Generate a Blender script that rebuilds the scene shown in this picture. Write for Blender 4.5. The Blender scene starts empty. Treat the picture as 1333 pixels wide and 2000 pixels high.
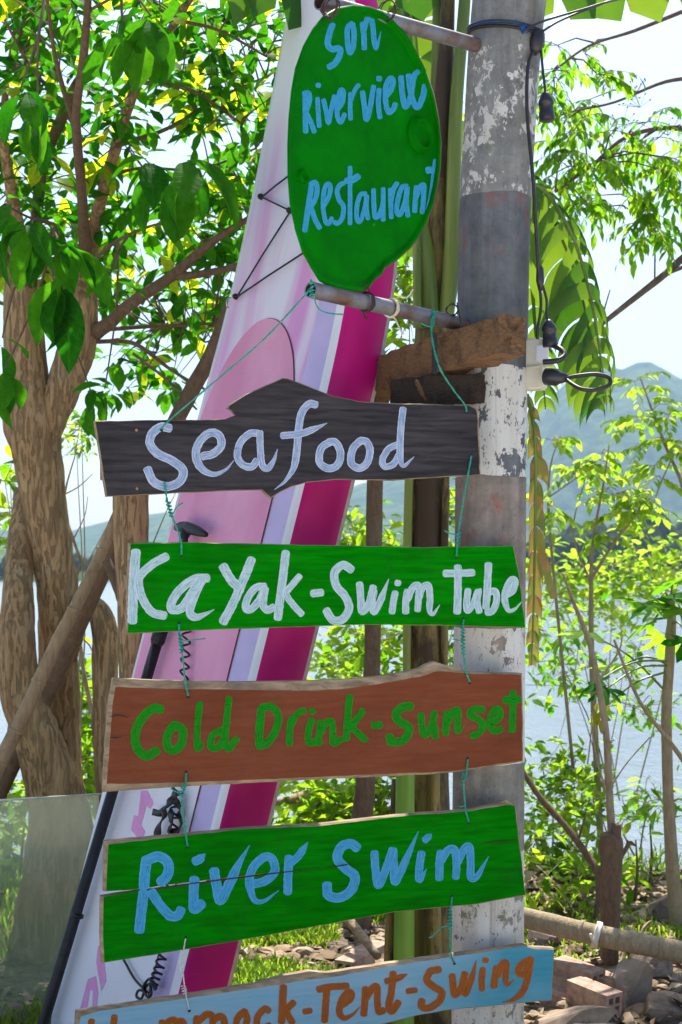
import bpy, bmesh, math, random
import numpy as np
from mathutils import Vector, Matrix, noise
from mathutils.geometry import tessellate_polygon

# ------------------------------------------------------------------ camera, sky, sun, exposure
SC = bpy.context.scene
COL = SC.collection
R = math.radians
F, CX, CY, CAMZ = 2700.0, 666.5, 1110.0, 1.6      # focal length in photo pixels, vanishing centre, eye height
cam = bpy.data.cameras.new('camera')
cam.sensor_fit = 'VERTICAL'; cam.sensor_height = 36.0
cam.lens = F / 2000 * 36.0
cam.shift_y = (CY - 1000) / 2000
cam.clip_start = 0.05; cam.clip_end = 12000
cam.dof.use_dof = True; cam.dof.focus_distance = 4.0; cam.dof.aperture_fstop = 6.3
camo = bpy.data.objects.new('camera', cam); COL.objects.link(camo)
camo.location = (0, 0, CAMZ); camo.rotation_euler = (R(90), 0, 0)
SC.camera = camo

SUN_EL, SUN_AZ = R(57), R(4)                     # azimuth measured from +Y (straight ahead) towards +X
world = bpy.data.worlds.new('World'); SC.world = world; world.use_nodes = True
wn = world.node_tree.nodes; wn.clear()
sky = wn.new('ShaderNodeTexSky'); sky.sky_type = 'NISHITA'; sky.sun_disc = False
sky.sun_elevation = SUN_EL; sky.sun_rotation = SUN_AZ
sky.air_density = 1.0; sky.dust_density = 2.0; sky.ozone_density = 3.0; sky.altitude = 0
bg = wn.new('ShaderNodeBackground'); bg.inputs[1].default_value = 0.10
wo = wn.new('ShaderNodeOutputWorld')
world.node_tree.links.new(sky.outputs[0], bg.inputs[0]); world.node_tree.links.new(bg.outputs[0], wo.inputs[0])

sd = bpy.data.lights.new('sun', 'SUN'); sd.energy = 5.0; sd.angle = R(0.6); sd.color = (1.0, 0.94, 0.84)
so = bpy.data.objects.new('sun', sd); COL.objects.link(so)
sv = Vector((math.sin(SUN_AZ) * math.cos(SUN_EL), math.cos(SUN_AZ) * math.cos(SUN_EL), math.sin(SUN_EL)))
so.rotation_euler = sv.to_track_quat('Z', 'Y').to_euler(); so.location = sv * 30

SC.view_settings.view_transform = 'Standard'; SC.view_settings.look = 'None'
SC.view_settings.gamma = 1.0; SC.view_settings.exposure = 1.32
SC.view_settings.use_curve_mapping = False
SC.render.engine = 'CYCLES'
SC.cycles.use_adaptive_sampling = True; SC.cycles.adaptive_threshold = 0.02; SC.cycles.time_limit = 780
SC.cycles.use_denoising = True; SC.cycles.max_bounces = 8; SC.cycles.volume_bounces = 0; SC.cycles.transparent_max_bounces = 8

rng = random.Random(7)
U = rng.uniform

# ------------------------------------------------------------------ helpers: placing
def P(px, py, Y):
    return Vector(((px - CX) * Y / F, Y, CAMZ - (py - CY) * Y / F))

class Plane:
    """an upright (or tilted) plane that a sign lies in: pl(px,py) gives the point of it seen at that place"""
    def __init__(s, a, b, tilt=0.0):
        s.p0 = a; ux = (b - a); ux.z = 0; s.u = ux.normalized()
        n = Vector((s.u.y, -s.u.x, 0))
        if n.y > 0: n = -n
        s.n = (n + Vector((0, 0, tilt))).normalized()      # points to the viewer's side
    def __call__(s, px, py, off=0.0):
        d = Vector(((px - CX) / F, 1, -(py - CY) / F)); o = Vector((0, 0, CAMZ))
        t = (s.p0 + s.n * off - o).dot(s.n) / d.dot(s.n)
        return o + d * t

# ------------------------------------------------------------------ helpers: objects
def tag(o, label=None, cat=None, group=None, kind=None):
    if label: o['label'] = label
    if cat: o['category'] = cat
    if group: o['group'] = group
    if kind: o['kind'] = kind
    return o

def thing(name, loc, label, cat, group=None):
    o = bpy.data.objects.new(name, None); COL.objects.link(o)
    o.location = loc; o.empty_display_size = 0.1
    return tag(o, label, cat, group)

def wloc(o):
    v = Vector((0, 0, 0))
    while o is not None: v += o.location; o = o.parent
    return v

class MB:
    """collects geometry in world coordinates; build() makes one mesh object of it"""
    def __init__(s): s.v = []; s.f = []; s.m = []; s.uv = []; s.var = []; s.has_uv = False; s.sm = []
    def add(s, vs, fs, mi=0, uvs=None, var=0.5, smooth=True):
        b = len(s.v); s.v.extend([tuple(v) for v in vs]); s.var.extend([var] * len(vs))
        if uvs is not None: s.has_uv = True; s.uv.extend(uvs)
        else: s.uv.extend([(0, 0)] * len(vs))
        for f in fs:
            s.f.append(tuple(b + i for i in f)); s.m.append(mi); s.sm.append(smooth)
    def quad(s, a, b, c, d, mi=0): s.add([a, b, c, d], [(0, 1, 2, 3)], mi, smooth=False)
    def box(s, c, sx, sy, sz, rot=None, mi=0, jit=0.0):
        c = Vector(c); vs = []
        for z in (-1, 1):
            for y in (-1, 1):
                for x in (-1, 1):
                    v = Vector((x * sx / 2, y * sy / 2, z * sz / 2)) + Vector((U(-jit, jit), U(-jit, jit), U(-jit, jit)))
                    if rot is not None: v = rot @ v
                    vs.append(c + v)
        s.add(vs, [(0, 2, 3, 1), (4, 5, 7, 6), (0, 1, 5, 4), (2, 6, 7, 3), (0, 4, 6, 2), (1, 3, 7, 5)], mi, smooth=False)
    def tube(s, pts, rad, n=8, mi=0, caps=True, rough=0.0, rfreq=6.0, smooth=True, var=0.5, ridge=0.0):
        pts = [Vector(p) for p in pts]
        if not hasattr(rad, '__len__'): rad = [rad] * len(pts)
        t = (pts[1] - pts[0]).normalized()
        a = t.orthogonal().normalized(); vs = []; uvs = []; L = 0
        for i, p in enumerate(pts):
            if i == 0: tn = t
            elif i == len(pts) - 1: tn = (pts[i] - pts[i - 1]).normalized()
            else: tn = ((pts[i + 1] - pts[i]).normalized() + (pts[i] - pts[i - 1]).normalized())
            if tn.length < 1e-6: tn = t
            tn.normalize()
            a = (a - tn * a.dot(tn))
            if a.length < 1e-6: a = tn.orthogonal()
            a.normalize(); b = tn.cross(a); t = tn
            if i: L += (p - pts[i - 1]).length
            for k in range(n):
                th = 2 * math.pi * k / n
                dr = a * math.cos(th) + b * math.sin(th); r = rad[i]
                if rough:
                    q = p + dr * r
                    r *= 1 + rough * noise.noise(Vector((q.x * rfreq, q.y * rfreq, q.z * rfreq * 0.5))) + 0.4 * rough * noise.noise(Vector((q.x * rfreq * 4, q.y * rfreq * 4, q.z * rfreq * 1.2)))
                if ridge:
                    q = p + dr * rad[i]; w_ = 0.35 * noise.noise(Vector((q.x * 5, q.y * 5, q.z * 5)))
                    r *= 1 + ridge * (abs(noise.noise(Vector((q.x * 26 + w_, q.y * 26, q.z * 4.5)))) * 2 - 0.5 + 0.5 * noise.noise(Vector((q.x * 60, q.y * 60, q.z * 16))))
                vs.append(p + dr * r); uvs.append((k / n, L))
        fs = []
        for i in range(len(pts) - 1):
            for k in range(n):
                k2 = (k + 1) % n
                fs.append((i * n + k, i * n + k2, (i + 1) * n + k2, (i + 1) * n + k))
        if caps:
            fs.append(tuple(range(n - 1, -1, -1))); fs.append(tuple((len(pts) - 1) * n + k for k in range(n)))
        s.add(vs, fs, mi, uvs, smooth=smooth, var=var)
    def build(s, name, mats, parent=None, origin=None, subd=0):
        o = mkobj(name, mkmesh(s, name, mats, (wloc(parent) if parent is not None else None) if origin is None else origin), parent)
        if parent is None and origin is not None: o.location = origin
        return o

def mkmesh(mb, name, mats, org=None):
    me = bpy.data.meshes.new(name)
    V = np.array(mb.v, dtype=float).reshape(-1, 3)
    if org is not None: V = V - np.array(org)
    me.from_pydata(V.tolist(), [], mb.f)
    if not isinstance(mats, (list, tuple)): mats = [mats]
    for m in mats: me.materials.append(m)
    if len(mb.f):
        me.polygons.foreach_set('material_index', mb.m)
        me.polygons.foreach_set('use_smooth', mb.sm)
        if mb.has_uv:
            ul = me.uv_layers.new(name='UVMap'); li = np.zeros(len(me.loops), dtype=int); me.loops.foreach_get('vertex_index', li)
            ul.data.foreach_set('uv', np.array(mb.uv, dtype=float)[li].ravel())
        at = me.attributes.new('var', 'FLOAT', 'POINT'); at.data.foreach_set('value', np.array(mb.var, dtype=float))
    me.update()
    return me

def mkobj(name, me, parent=None):
    o = bpy.data.objects.new(name, me); COL.objects.link(o)
    if parent is not None: o.parent = parent
    return o

def crom(pts, n=6):
    """Catmull-Rom through points (tuples of any length)"""
    pts = [np.array(p, dtype=float) for p in pts]
    if len(pts) < 3:
        return [pts[0] + (pts[-1] - pts[0]) * t for t in np.linspace(0, 1, n * 2 + 1)]
    q = [2 * pts[0] - pts[1]] + pts + [2 * pts[-1] - pts[-2]]
    out = []
    for i in range(1, len(q) - 2):
        for k in range(n):
            t = k / n
            out.append(0.5 * (2 * q[i] + (q[i + 1] - q[i - 1]) * t + (2 * q[i - 1] - 5 * q[i] + 4 * q[i + 1] - q[i + 2]) * t * t + (3 * q[i] - q[i - 1] - 3 * q[i + 1] + q[i + 2]) * t ** 3))
    out.append(pts[-1]); return out

def limb(mb, pts, n=12, seg=6, rough=0.12, rfreq=6.0, mi=0, ridge=0.0, thin=1.0):
    """tapered limb: points (px,py,width px,Y)"""
    c = crom(pts, seg)
    mb.tube([P(q[0], q[1], q[3]) for q in c], [max(0.002 if q[2] > 3 else 0.001, thin * q[2] / 2 * q[3] / F) for q in c], n, mi, True, rough, rfreq, ridge=ridge)
    return [P(q[0], q[1], q[3]) for q in c]

# ------------------------------------------------------------------ helpers: materials
class NT:
    def __init__(s, name):
        s.m = bpy.data.materials.new(name); s.m.use_nodes = True; s.t = s.m.node_tree; s.t.nodes.clear()
        s.out = s.t.nodes.new('ShaderNodeOutputMaterial'); s.b = None
    def n(s, typ, **kw):
        x = s.t.nodes.new('ShaderNode' + typ)
        for k, v in kw.items(): setattr(x, k, v)
        return x
    def l(s, a, b): s.t.links.new(a, b)
    def put(s, sock, v):
        if isinstance(v, bpy.types.NodeSocket): s.l(v, sock)
        else: sock.default_value = (v if not (isinstance(v, tuple) and len(v) == 3 and sock.type == 'RGBA') else (*v, 1))
    def coord(s, kind='Object', scale=(1, 1, 1), rot=(0, 0, 0)):
        c = s.n('TexCoord'); mp = s.n('Mapping'); mp.inputs['Scale'].default_value = scale; mp.inputs['Rotation'].default_value = rot
        s.l(c.outputs[kind], mp.inputs['Vector']); return mp.outputs[0]
    def noise(s, vec, scale, detail=4, rough=0.55, dist=0.0):
        x = s.n('TexNoise'); x.inputs['Scale'].default_value = scale; x.inputs['Detail'].default_value = detail
        x.inputs['Roughness'].default_value = rough; x.inputs['Distortion'].default_value = dist
        if vec is not None: s.l(vec, x.inputs['Vector'])
        return x.outputs['Fac']
    def ramp(s, fac, stops, interp='LINEAR'):
        x = s.n('ValToRGB'); cr = x.color_ramp; cr.interpolation = interp
        while len(cr.elements) < len(stops): cr.elements.new(0.5)
        for e, (p, c) in zip(cr.elements, stops):
            e.position = p; e.color = (c, c, c, 1) if not hasattr(c, '__len__') else (*c[:3], 1)
        s.put(x.inputs[0], fac); return x.outputs[0]
    def mix(s, fac, a, b, blend='MIX'):
        x = s.n('Mix', data_type='RGBA', blend_type=blend)
        s.put(x.inputs[0], fac); s.put(x.inputs[6], a); s.put(x.inputs[7], b); return x.outputs[2]
    def math(s, op, a, b=0.0):
        x = s.n('Math', operation=op); s.put(x.inputs[0], a); s.put(x.inputs[1], b); return x.outputs[0]
    def attr(s, name='var'):
        return s.n('Attribute', attribute_name=name).outputs['Fac']
    def bump(s, h, strength=0.3, dist=0.01):
        x = s.n('Bump'); x.inputs['Strength'].default_value = strength; x.inputs['Distance'].default_value = dist
        s.l(h, x.inputs['Height']); return x.outputs[0]
    def done(s, color, rough=0.6, metal=0.0, nrm=None, spec=0.5, coat=0.0, trans=None, tfac=0.45):
        b = s.n('BsdfPrincipled'); s.put(b.inputs['Base Color'], color); s.put(b.inputs['Roughness'], rough)
        s.put(b.inputs['Metallic'], metal); b.inputs['Specular IOR Level'].default_value = spec
        b.inputs['Coat Weight'].default_value = coat
        if nrm is not None: s.l(nrm, b.inputs['Normal'])
        o = b.outputs[0]
        if trans is not None:
            tr = s.n('BsdfTranslucent'); s.put(tr.inputs[0], trans)
            ms = s.n('MixShader'); ms.inputs[0].default_value = tfac; s.l(o, ms.inputs[1]); s.l(tr.outputs[0], ms.inputs[2]); o = ms.outputs[0]
        s.l(o, s.out.inputs[0]); return s.m

def wood(name, c1, c2, c3=None, scale=(2, 12, 14), rough=0.8, bump=0.5):
    t = NT(name); v = t.coord('Object', scale); n1 = t.noise(v, 3.0, 6, 0.65, 0.6); n2 = t.noise(t.coord('Object'), 5.0, 4)
    c = t.ramp(n1, [(0.3, c1), (0.68, c2)])
    if c3: c = t.mix(t.ramp(n2, [(0.5, 0.0), (0.7, 1.0)]), c, c3)
    return t.done(c, rough, nrm=t.bump(n1, bump, 0.006), spec=0.2)

def paintwood(name, base, alt, worn, wear=0.72, rough=0.5, bump=0.25, rotx=0.0, spec=0.3):
    """brushed paint on a board: long streaks along the board, worn spots, grain in relief"""
    t = NT(name); v = t.coord('Object', (1.6, 6, 26), (0, rotx, 0)); s = t.noise(v, 3.0, 6, 0.6, 0.3)
    big = t.noise(t.coord('Object', (1, 1, 2)), 3.2, 3)
    c = t.mix(t.ramp(s, [(0.36, 0.0), (0.64, 1.0)]), base, tuple(1.25 * x for x in alt))
    c = t.mix(t.ramp(big, [(0.42, 0.0), (0.75, 0.55)]), c, tuple(0.55 * x for x in base))
    fine = t.noise(t.coord('Object', (4, 10, 60), (0, rotx, 0)), 6.0, 5, 0.7)
    w = t.ramp(fine, [(wear, 0.0), (wear + 0.05, 1.0)])
    c = t.mix(w, c, worn)
    grime = t.math('MULTIPLY', t.ramp(t.noise(t.coord('Object', (1, 1, 0.5)), 11, 6, 0.7), [(0.56, 0.0), (0.74, 1.0)]), 0.5)
    c = t.mix(grime, c, tuple(0.45 * x + 0.012 for x in base))
    fade = t.math('MULTIPLY', t.ramp(t.noise(t.coord('Object', (2, 2, 6)), 5, 5, 0.65), [(0.5, 0.0), (0.75, 1.0)]), 0.28)
    c = t.mix(fade, c, tuple(0.75 * x + 0.25 * y for x, y in zip(alt, worn)))
    r = t.ramp(s, [(0.3, rough - 0.1), (0.7, rough + 0.15)])
    return t.done(c, r, nrm=t.bump(t.math('ADD', s, fine), bump, 0.003), spec=spec)

def brush(name, c_in, c_edge, c_under, under=0.3, rough=0.45):
    """hand-brushed lettering: streaks along the stroke, thick paler paint at its edges"""
    t = NT(name); uv = t.coord('UV'); v = t.coord('UV', (0.55, 6.0, 1)); s = t.noise(v, 1.0, 4, 0.6)
    v2 = t.coord('UV', (0.8, 17, 1)); s2 = t.noise(v2, 1.0, 3, 0.6)
    sp = t.n('SeparateXYZ'); t.l(uv, sp.inputs[0])
    e = t.math('ABSOLUTE', t.math('SUBTRACT', sp.outputs[1], 0.5))
    e = t.math('ADD', e, t.math('MULTIPLY', t.math('SUBTRACT', s2, 0.5), 0.28))
    edge = t.ramp(e, [(0.37, 0.0), (0.48, 1.0)])
    c = t.mix(t.ramp(s, [(0.42, 0.0), (0.8, 0.9)]), c_in, c_edge)
    c = t.mix(t.math('MULTIPLY', t.ramp(s2, [(0.45, 0.0), (0.72, 1.0)]), under), c, c_under)
    c = t.mix(t.math('MULTIPLY', edge, 0.75), c, c_edge)
    m = t.done(c, rough, nrm=t.bump(s2, 0.12, 0.0006), spec=0.1)
    grain = t.noise(t.coord('Object', (3, 8, 55)), 6.0, 5, 0.7)
    thin = t.math('MAXIMUM', t.math('MULTIPLY', t.ramp(grain, [(0.58, 0.0), (0.72, 1.0)]), 0.5), t.math('MULTIPLY', t.ramp(s2, [(0.54, 0.0), (0.74, 1.0)]), 0.9))
    tr = t.n('BsdfTransparent'); mx = t.n('MixShader'); t.l(thin, mx.inputs[0]); t.l(t.out.inputs[0].links[0].from_socket, mx.inputs[1]); t.l(tr.outputs[0], mx.inputs[2]); t.l(mx.outputs[0], t.out.inputs[0])
    return m

def leafmat(name, dark, light, tr_dark, tr_light, tfac=0.5, rough=0.6):
    t = NT(name); oi = t.n('ObjectInfo'); v = t.math('FRACT', t.math('ADD', t.attr(), oi.outputs['Random']))
    n1 = t.noise(t.coord('Object'), 9.0, 3)
    f = t.math('ADD', t.math('MULTIPLY', v, 0.8), t.math('MULTIPLY', n1, 0.3))
    sp = t.n('SeparateXYZ'); t.l(t.coord('UV'), sp.inputs[0]); ay = t.math('ABSOLUTE', sp.outputs[1])
    rib = t.ramp(ay, [(0.006, 1.0), (0.022, 0.0)])
    sv_ = t.math('SINE', t.math('MULTIPLY', t.math('SUBTRACT', sp.outputs[0], t.math('MULTIPLY', ay, 0.9)), 62.0))
    vein = t.math('MAXIMUM', rib, t.math('MULTIPLY', t.ramp(sv_, [(0.72, 0.0), (0.98, 1.0)]), 0.55))
    blotch = t.ramp(t.noise(t.coord('UV'), 7.0, 4, 0.7), [(0.35, 0.70), (0.65, 1.12)])
    ca = t.mix(1.0, t.ramp(f, [(0.15, dark), (0.95, light)]), blotch, 'MULTIPLY'); ca = t.mix(t.math('MULTIPLY', vein, 0.45), ca, tuple(min(0.6, 1.6 * x + 0.03) for x in light))
    cb = t.mix(1.0, t.ramp(f, [(0.15, tr_dark), (0.95, tr_light)]), blotch, 'MULTIPLY'); cb = t.mix(t.math('MULTIPLY', vein, 0.35), cb, tuple(0.45 * x for x in tr_dark))
    return t.done(ca, rough, spec=0.05, nrm=t.bump(vein, 0.25, 0.004), trans=cb, tfac=tfac)

def flat(name, c, rough=0.5, metal=0.0, spec=0.5, nscale=30, var=0.25, bump=0.15, c2=None):
    t = NT(name); n1 = t.noise(t.coord('Object'), nscale, 5, 0.6)
    c = t.ramp(n1, [(0.3, tuple(x * (1 - var) for x in c)), (0.7, c2 or tuple(min(1, x * (1 + var)) for x in c))])
    return t.done(c, rough, metal, t.bump(n1, bump, 0.003), spec)

# ------------------------------------------------------------------ the setting: ground, river, far shore, hills
def ground_h(x, y):
    edge = 7.4 + 0.5 * noise.noise(Vector((x * 0.35, 3.1, 0))) - (0.0 if x > 0 else 0.3)
    s = min(1.0, max(0.0, (y - edge) / 3.2)); s = s * s * (3 - 2 * s)
    h = -1.9 * s
    h += 0.05 * noise.noise(Vector((x * 0.9, y * 0.9, 1.7))) + 0.025 * noise.noise(Vector((x * 3, y * 3, 5)))
    if y > 4.8 and y < 9: h += 0.10 * max(0, noise.noise(Vector((x * 0.8 + 4, y * 0.8, 9))))
    return h - 0.02

def m_ground():
    t = NT('soil'); o = t.coord('Object'); a = t.noise(o, 1.3, 5); b = t.noise(o, 14, 6, 0.7); c = t.noise(o, 60, 3, 0.7)
    col = t.mix(t.ramp(b, [(0.35, 0.0), (0.7, 1.0)]), (0.14, 0.095, 0.055), (0.34, 0.26, 0.17))
    col = t.mix(t.ramp(a, [(0.48, 0.0), (0.62, 0.75)]), col, (0.08, 0.12, 0.03))
    col = t.mix(t.ramp(c, [(0.6, 0.0), (0.7, 0.6)]), col, (0.36, 0.31, 0.24))
    return t.done(col, 0.95, nrm=t.bump(t.math('ADD', b, c), 0.9, 0.03), spec=0.1)
M_SOIL = m_ground()
mb = MB(); xs = np.concatenate([np.linspace(-120, -9, 14), np.linspace(-8, 8, 110), np.linspace(9, 120, 14)]); ys = np.concatenate([np.linspace(-90, -3, 12), np.linspace(-2, 12, 100), [13, 16]])
vs = [(x, y, ground_h(x, y)) for y in ys for x in xs]; nx = len(xs)
mb.add(vs, [(j * nx + i, j * nx + i + 1, (j + 1) * nx + i + 1, (j + 1) * nx + i) for j in range(len(ys) - 1) for i in range(nx - 1)])
tag(mb.build('ground', M_SOIL), kind='structure')
# added out-of-frame pale slab under the camera; bounces sun onto the sign fronts
M_BOUNCE = flat('pale_bounce', (0.60, 0.57, 0.52), 0.9, nscale=7, var=0.12, bump=0.3)
mb = MB(); xs = np.linspace(-9, 9, 30); ys = np.linspace(-14, 3.3, 30)
mb.add([(x, y, 0.075) for y in ys for x in xs], [(j * 30 + i, j * 30 + i + 1, (j + 1) * 30 + i + 1, (j + 1) * 30 + i) for j in range(29) for i in range(29)])
mb.quad((-9, 3.3, 0.075), (9, 3.3, 0.075), (9, 3.3, -0.3), (-9, 3.3, -0.3))
tag(mb.build('bounce_slab', M_BOUNCE), kind='structure')

t = NT('river_water'); o = t.coord('Object', (1, 0.45, 1)); w1 = t.noise(o, 2.2, 5, 0.6); w2 = t.noise(t.coord('Object', (1, 0.5, 1)), 11.0, 4, 0.6)
M_WATER = t.done((0.16, 0.20, 0.21), 0.16, nrm=t.bump(t.math('ADD', w1, t.math('MULTIPLY', w2, 0.5)), 0.55, 0.12), spec=0.7)
mb = MB(); xs = np.linspace(-1500, 1500, 9); ys = [8.6, 30, 100, 300, 700]
mb.add([(x, y, -1.05) for y in ys for x in xs], [(j * 9 + i, j * 9 + i + 1, (j + 1) * 9 + i + 1, (j + 1) * 9 + i) for j in range(4) for i in range(8)])
tag(mb.build('water', M_WATER), kind='structure')

def m_hill(name, a, b, sc):
    t = NT(name); o = t.coord('Object'); n1 = t.noise(o, sc, 8, 0.65)
    return t.done(t.ramp(n1, [(0.35, a), (0.65, b)]), 0.95, nrm=t.bump(n1, 1.0, 6.0), spec=0.05)
M_HILL = m_hill('forest_hill', (0.012, 0.035, 0.010), (0.10, 0.16, 0.045), 0.045)

def ridge(name, Y, prof, depth, seed):
    """a hill whose skyline runs through (px,py) points at distance Y, rising from the water's level"""
    prof = sorted(prof); xs = np.linspace(prof[0][0], prof[-1][0], 130); ny = 26
    mb = MB(); vs = []
    for j in range(ny):
        tt = j / (ny - 1); y = Y - depth + 2 * depth * tt; k = 1 - abs(2 * tt - 1) ** 1.35
        for px in xs:
            py = np.interp(px, [p[0] for p in prof], [p[1] for p in prof]); top = P(px, py, Y)
            nz = noise.noise(Vector((px * 0.012, tt * 4, seed))) * 0.16 + noise.noise(Vector((px * 0.05, tt * 9, seed + 5))) * 0.06 + noise.noise(Vector((px * 0.22, tt * 30, seed + 9))) * 0.03
            z = -1.5 + (top.z + 1.5) * k * (1 + nz * (1.0 if k < 0.97 else 0.35))
            vs.append((top.x * y / Y, y, z))
    n = len(xs)
    mb.add(vs, [(j * n + i, j * n + i + 1, (j + 1) * n + i + 1, (j + 1) * n + i) for j in range(ny - 1) for i in range(n - 1)])
    return tag(mb.build(name, M_HILL), kind='structure')
ridge('mountain', 1700, [(-900, 1010), (-300, 1000), (100, 1045), (240, 1012), (420, 985), (600, 975), (760, 930), (900, 880), (1040, 800), (1120, 742), (1190, 706), (1230, 701), (1270, 712), (1333, 742), (1450, 800), (1700, 860), (2100, 930), (2600, 980)], 420, 3)
ridge('hill', 820, [(-700, 1062), (-200, 1068), (60, 1080), (200, 1086), (420, 1075), (640, 1060), (800, 1062), (1000, 1050), (1150, 1025), (1280, 1005), (1400, 985), (1700, 960), (2200, 940)], 240, 11)
# far bank: low ground with a wood that reads as one mass
mb = MB(); xs = np.linspace(-420, 420, 60)
vs = [(x, y, z + 0.6 * noise.noise(Vector((x * 0.05, y, 0)))) for (y, z) in ((285, -1.6), (292, 0.2), (330, 2.0), (600, 6)) for x in xs]
mb.add(vs, [(j * 60 + i, j * 60 + i + 1, (j + 1) * 60 + i + 1, (j + 1) * 60 + i) for j in range(3) for i in range(59)])
tag(mb.build('far_shore', M_HILL), kind='structure')
M_FARLEAF = m_hill('far_wood_leaves', (0.02, 0.045, 0.015), (0.08, 0.13, 0.04), 0.6)
mb = MB()
ico = bmesh.new(); bmesh.ops.create_icosphere(ico, subdivisions=2, radius=1.0)
IV = [v.co.copy() for v in ico.verts]; IF = [tuple(v.index for v in f.verts) for f in ico.faces]; ico.free()
for k in range(330):
    x = U(-190, 190); px = x * F / 300 + CX; y = U(290, 345)
    big = 1.0 + 1.5 * max(0.0, min(1.0, (px - 1000) / 300)) if px > 1000 else 0.75
    r = U(1.6, 3.4) * big; c = Vector((x, y, 0.6 + r * U(0.5, 0.9)))
    mb.add([c + Vector((v.x * r, v.y * r, v.z * r * 1.15)) * (1 + 0.35 * noise.noise(v * 2.3 + c) + 0.2 * noise.noise(v * 6 + c)) for v in IV], IF, smooth=False)
tag(mb.build('far_wood', M_FARLEAF), 'hazy blue green trees massed along the far bank of the river', 'trees', kind='stuff')

# air: an even, pale haze round everything
t = NT('haze_air'); pv = t.n('VolumePrincipled'); pv.inputs['Color'].default_value = (0.46, 0.68, 1.0, 1); pv.inputs['Density'].default_value = 0.00032
pv.inputs['Anisotropy'].default_value = 0.0; t.l(pv.outputs[0], t.out.inputs['Volume']); M_HAZE = t.m
mb = MB(); mb.box((0, 1150, 165), 4200, 2600, 340)
tag(mb.build('haze', M_HAZE), 'pale even haze over the river and the hills', 'haze', kind='stuff')

# ------------------------------------------------------------------ pole with its painted bands
zpy = lambda py: CAMZ - (py - CY) * 4.1 / F
def m_pole():
    t = NT('pole_paint'); o = t.coord('Object'); sp = t.n('SeparateXYZ'); t.l(o, sp.inputs[0])
    jig = t.math('MULTIPLY', t.math('SUBTRACT', t.noise(o, 9, 3), 0.5), 0.018)
    z = t.math('DIVIDE', t.math('ADD', sp.outputs[2], jig), 4.0)
    q = lambda py: zpy(py) / 4.0
    W = t.ramp(z, [(0.0, 1.0), (q(1680), 0.0), (q(1500), 1.0), (q(1232), 0.0), (q(934), 1.0), (q(722), 0.0), (q(376), 1.0), (q(92), 0.0)], 'CONSTANT')
    heavy = t.ramp(z, [(0.0, 0.655), (q(1232), 0.67), (q(722), 0.81), (q(376), 0.81)], 'CONSTANT')
    G = t.ramp(z, [(0.0, (0.15, 0.145, 0.13)), (q(1500), (0.16, 0.135, 0.12)), (q(934), (0.085, 0.09, 0.10)), (q(376), (0.15, 0.152, 0.148))], 'CONSTANT')
    st = t.noise(t.coord('Object', (14, 14, 1.2)), 1.0, 5, 0.6); fine = t.noise(t.coord('Object', (1, 1, 0.7)), 42, 6, 0.72, 0.4); blot = t.noise(o, 9, 4, 0.6)
    G = t.mix(t.ramp(st, [(0.35, 0.0), (0.68, 1.0)]), G, t.mix(1.0, G, (1.75, 1.75, 1.8), 'MULTIPLY'))
    G = t.mix(1.0, G, t.ramp(t.noise(o, 14, 6, 0.7), [(0.3, (0.62, 0.62, 0.60)), (0.7, (1.3, 1.27, 1.2))]), 'MULTIPLY')
    red = t.math('MULTIPLY', t.ramp(t.noise(t.coord('Object', (2, 2, 1)), 8, 5, 0.7), [(0.56, 0.0), (0.66, 1.0)]), t.ramp(z, [(0.0, 0.0), (q(1232), 0.7), (q(934), 0.0), (q(500), 0.5), (q(376), 0.0)], 'CONSTANT'))
    G = t.mix(red, G, (0.26, 0.07, 0.05))
    peel = t.math('ADD', t.math('MULTIPLY', fine, 0.55), t.math('MULTIPLY', blot, 0.5))
    keep = t.math('GREATER_THAN', t.math('SUBTRACT', 1.02, peel), t.math('MULTIPLY', heavy, 0.66))
    keep = t.math('MULTIPLY', keep, W)
    wc = t.mix(t.ramp(st, [(0.4, 0.0), (0.75, 0.7)]), (0.60, 0.59, 0.56), (0.42, 0.37, 0.29))
    c = t.mix(keep, G, wc)
    moss = t.math('MULTIPLY', t.ramp(t.noise(o, 17, 6, 0.75), [(0.56, 0.0), (0.68, 0.7)]), t.ramp(blot, [(0.45, 0.0), (0.6, 1.0)]))
    c = t.mix(moss, c, (0.13, 0.17, 0.05))
    speck = t.ramp(t.noise(t.coord('Object', (1, 1, 0.5)), 75, 4, 0.8), [(0.60, 0.0), (0.64, 0.8)])
    drip = t.math('MULTIPLY', t.ramp(t.noise(t.coord('Object', (30, 30, 0.8)), 1.0, 5, 0.7), [(0.58, 0.0), (0.72, 1.0)]), 0.55)
    c = t.mix(drip, c, (0.20, 0.15, 0.11))
    c = t.mix(speck, c, (0.10, 0.10, 0.11))
    return t.done(c, 0.75, nrm=t.bump(t.math('ADD', fine, keep), 0.35, 0.004), spec=0.25)
M_POLE = m_pole()
POLE = [(953, 2180, 142), (953, 1800, 141), (955, 1450, 140), (959, 930, 139), (963, 600, 139), (967, 420, 140), (976, 250, 140), (986, 95, 142), (997, -20, 145), (1008, -150, 146)]
mb = MB(); c = crom(POLE, 8)
mb.tube([P(q[0], q[1], 4.2) for q in c], [q[2] / 2 * 4.2 / F * 0.995 for q in c], 48)
tag(mb.build('utility_pole', M_POLE, origin=Vector((P(953, 2180, 4.2).x, 4.2, 0))), 'thick round concrete pole with peeling white and grey bands, carrying the hanging signs', 'pole')

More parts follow.
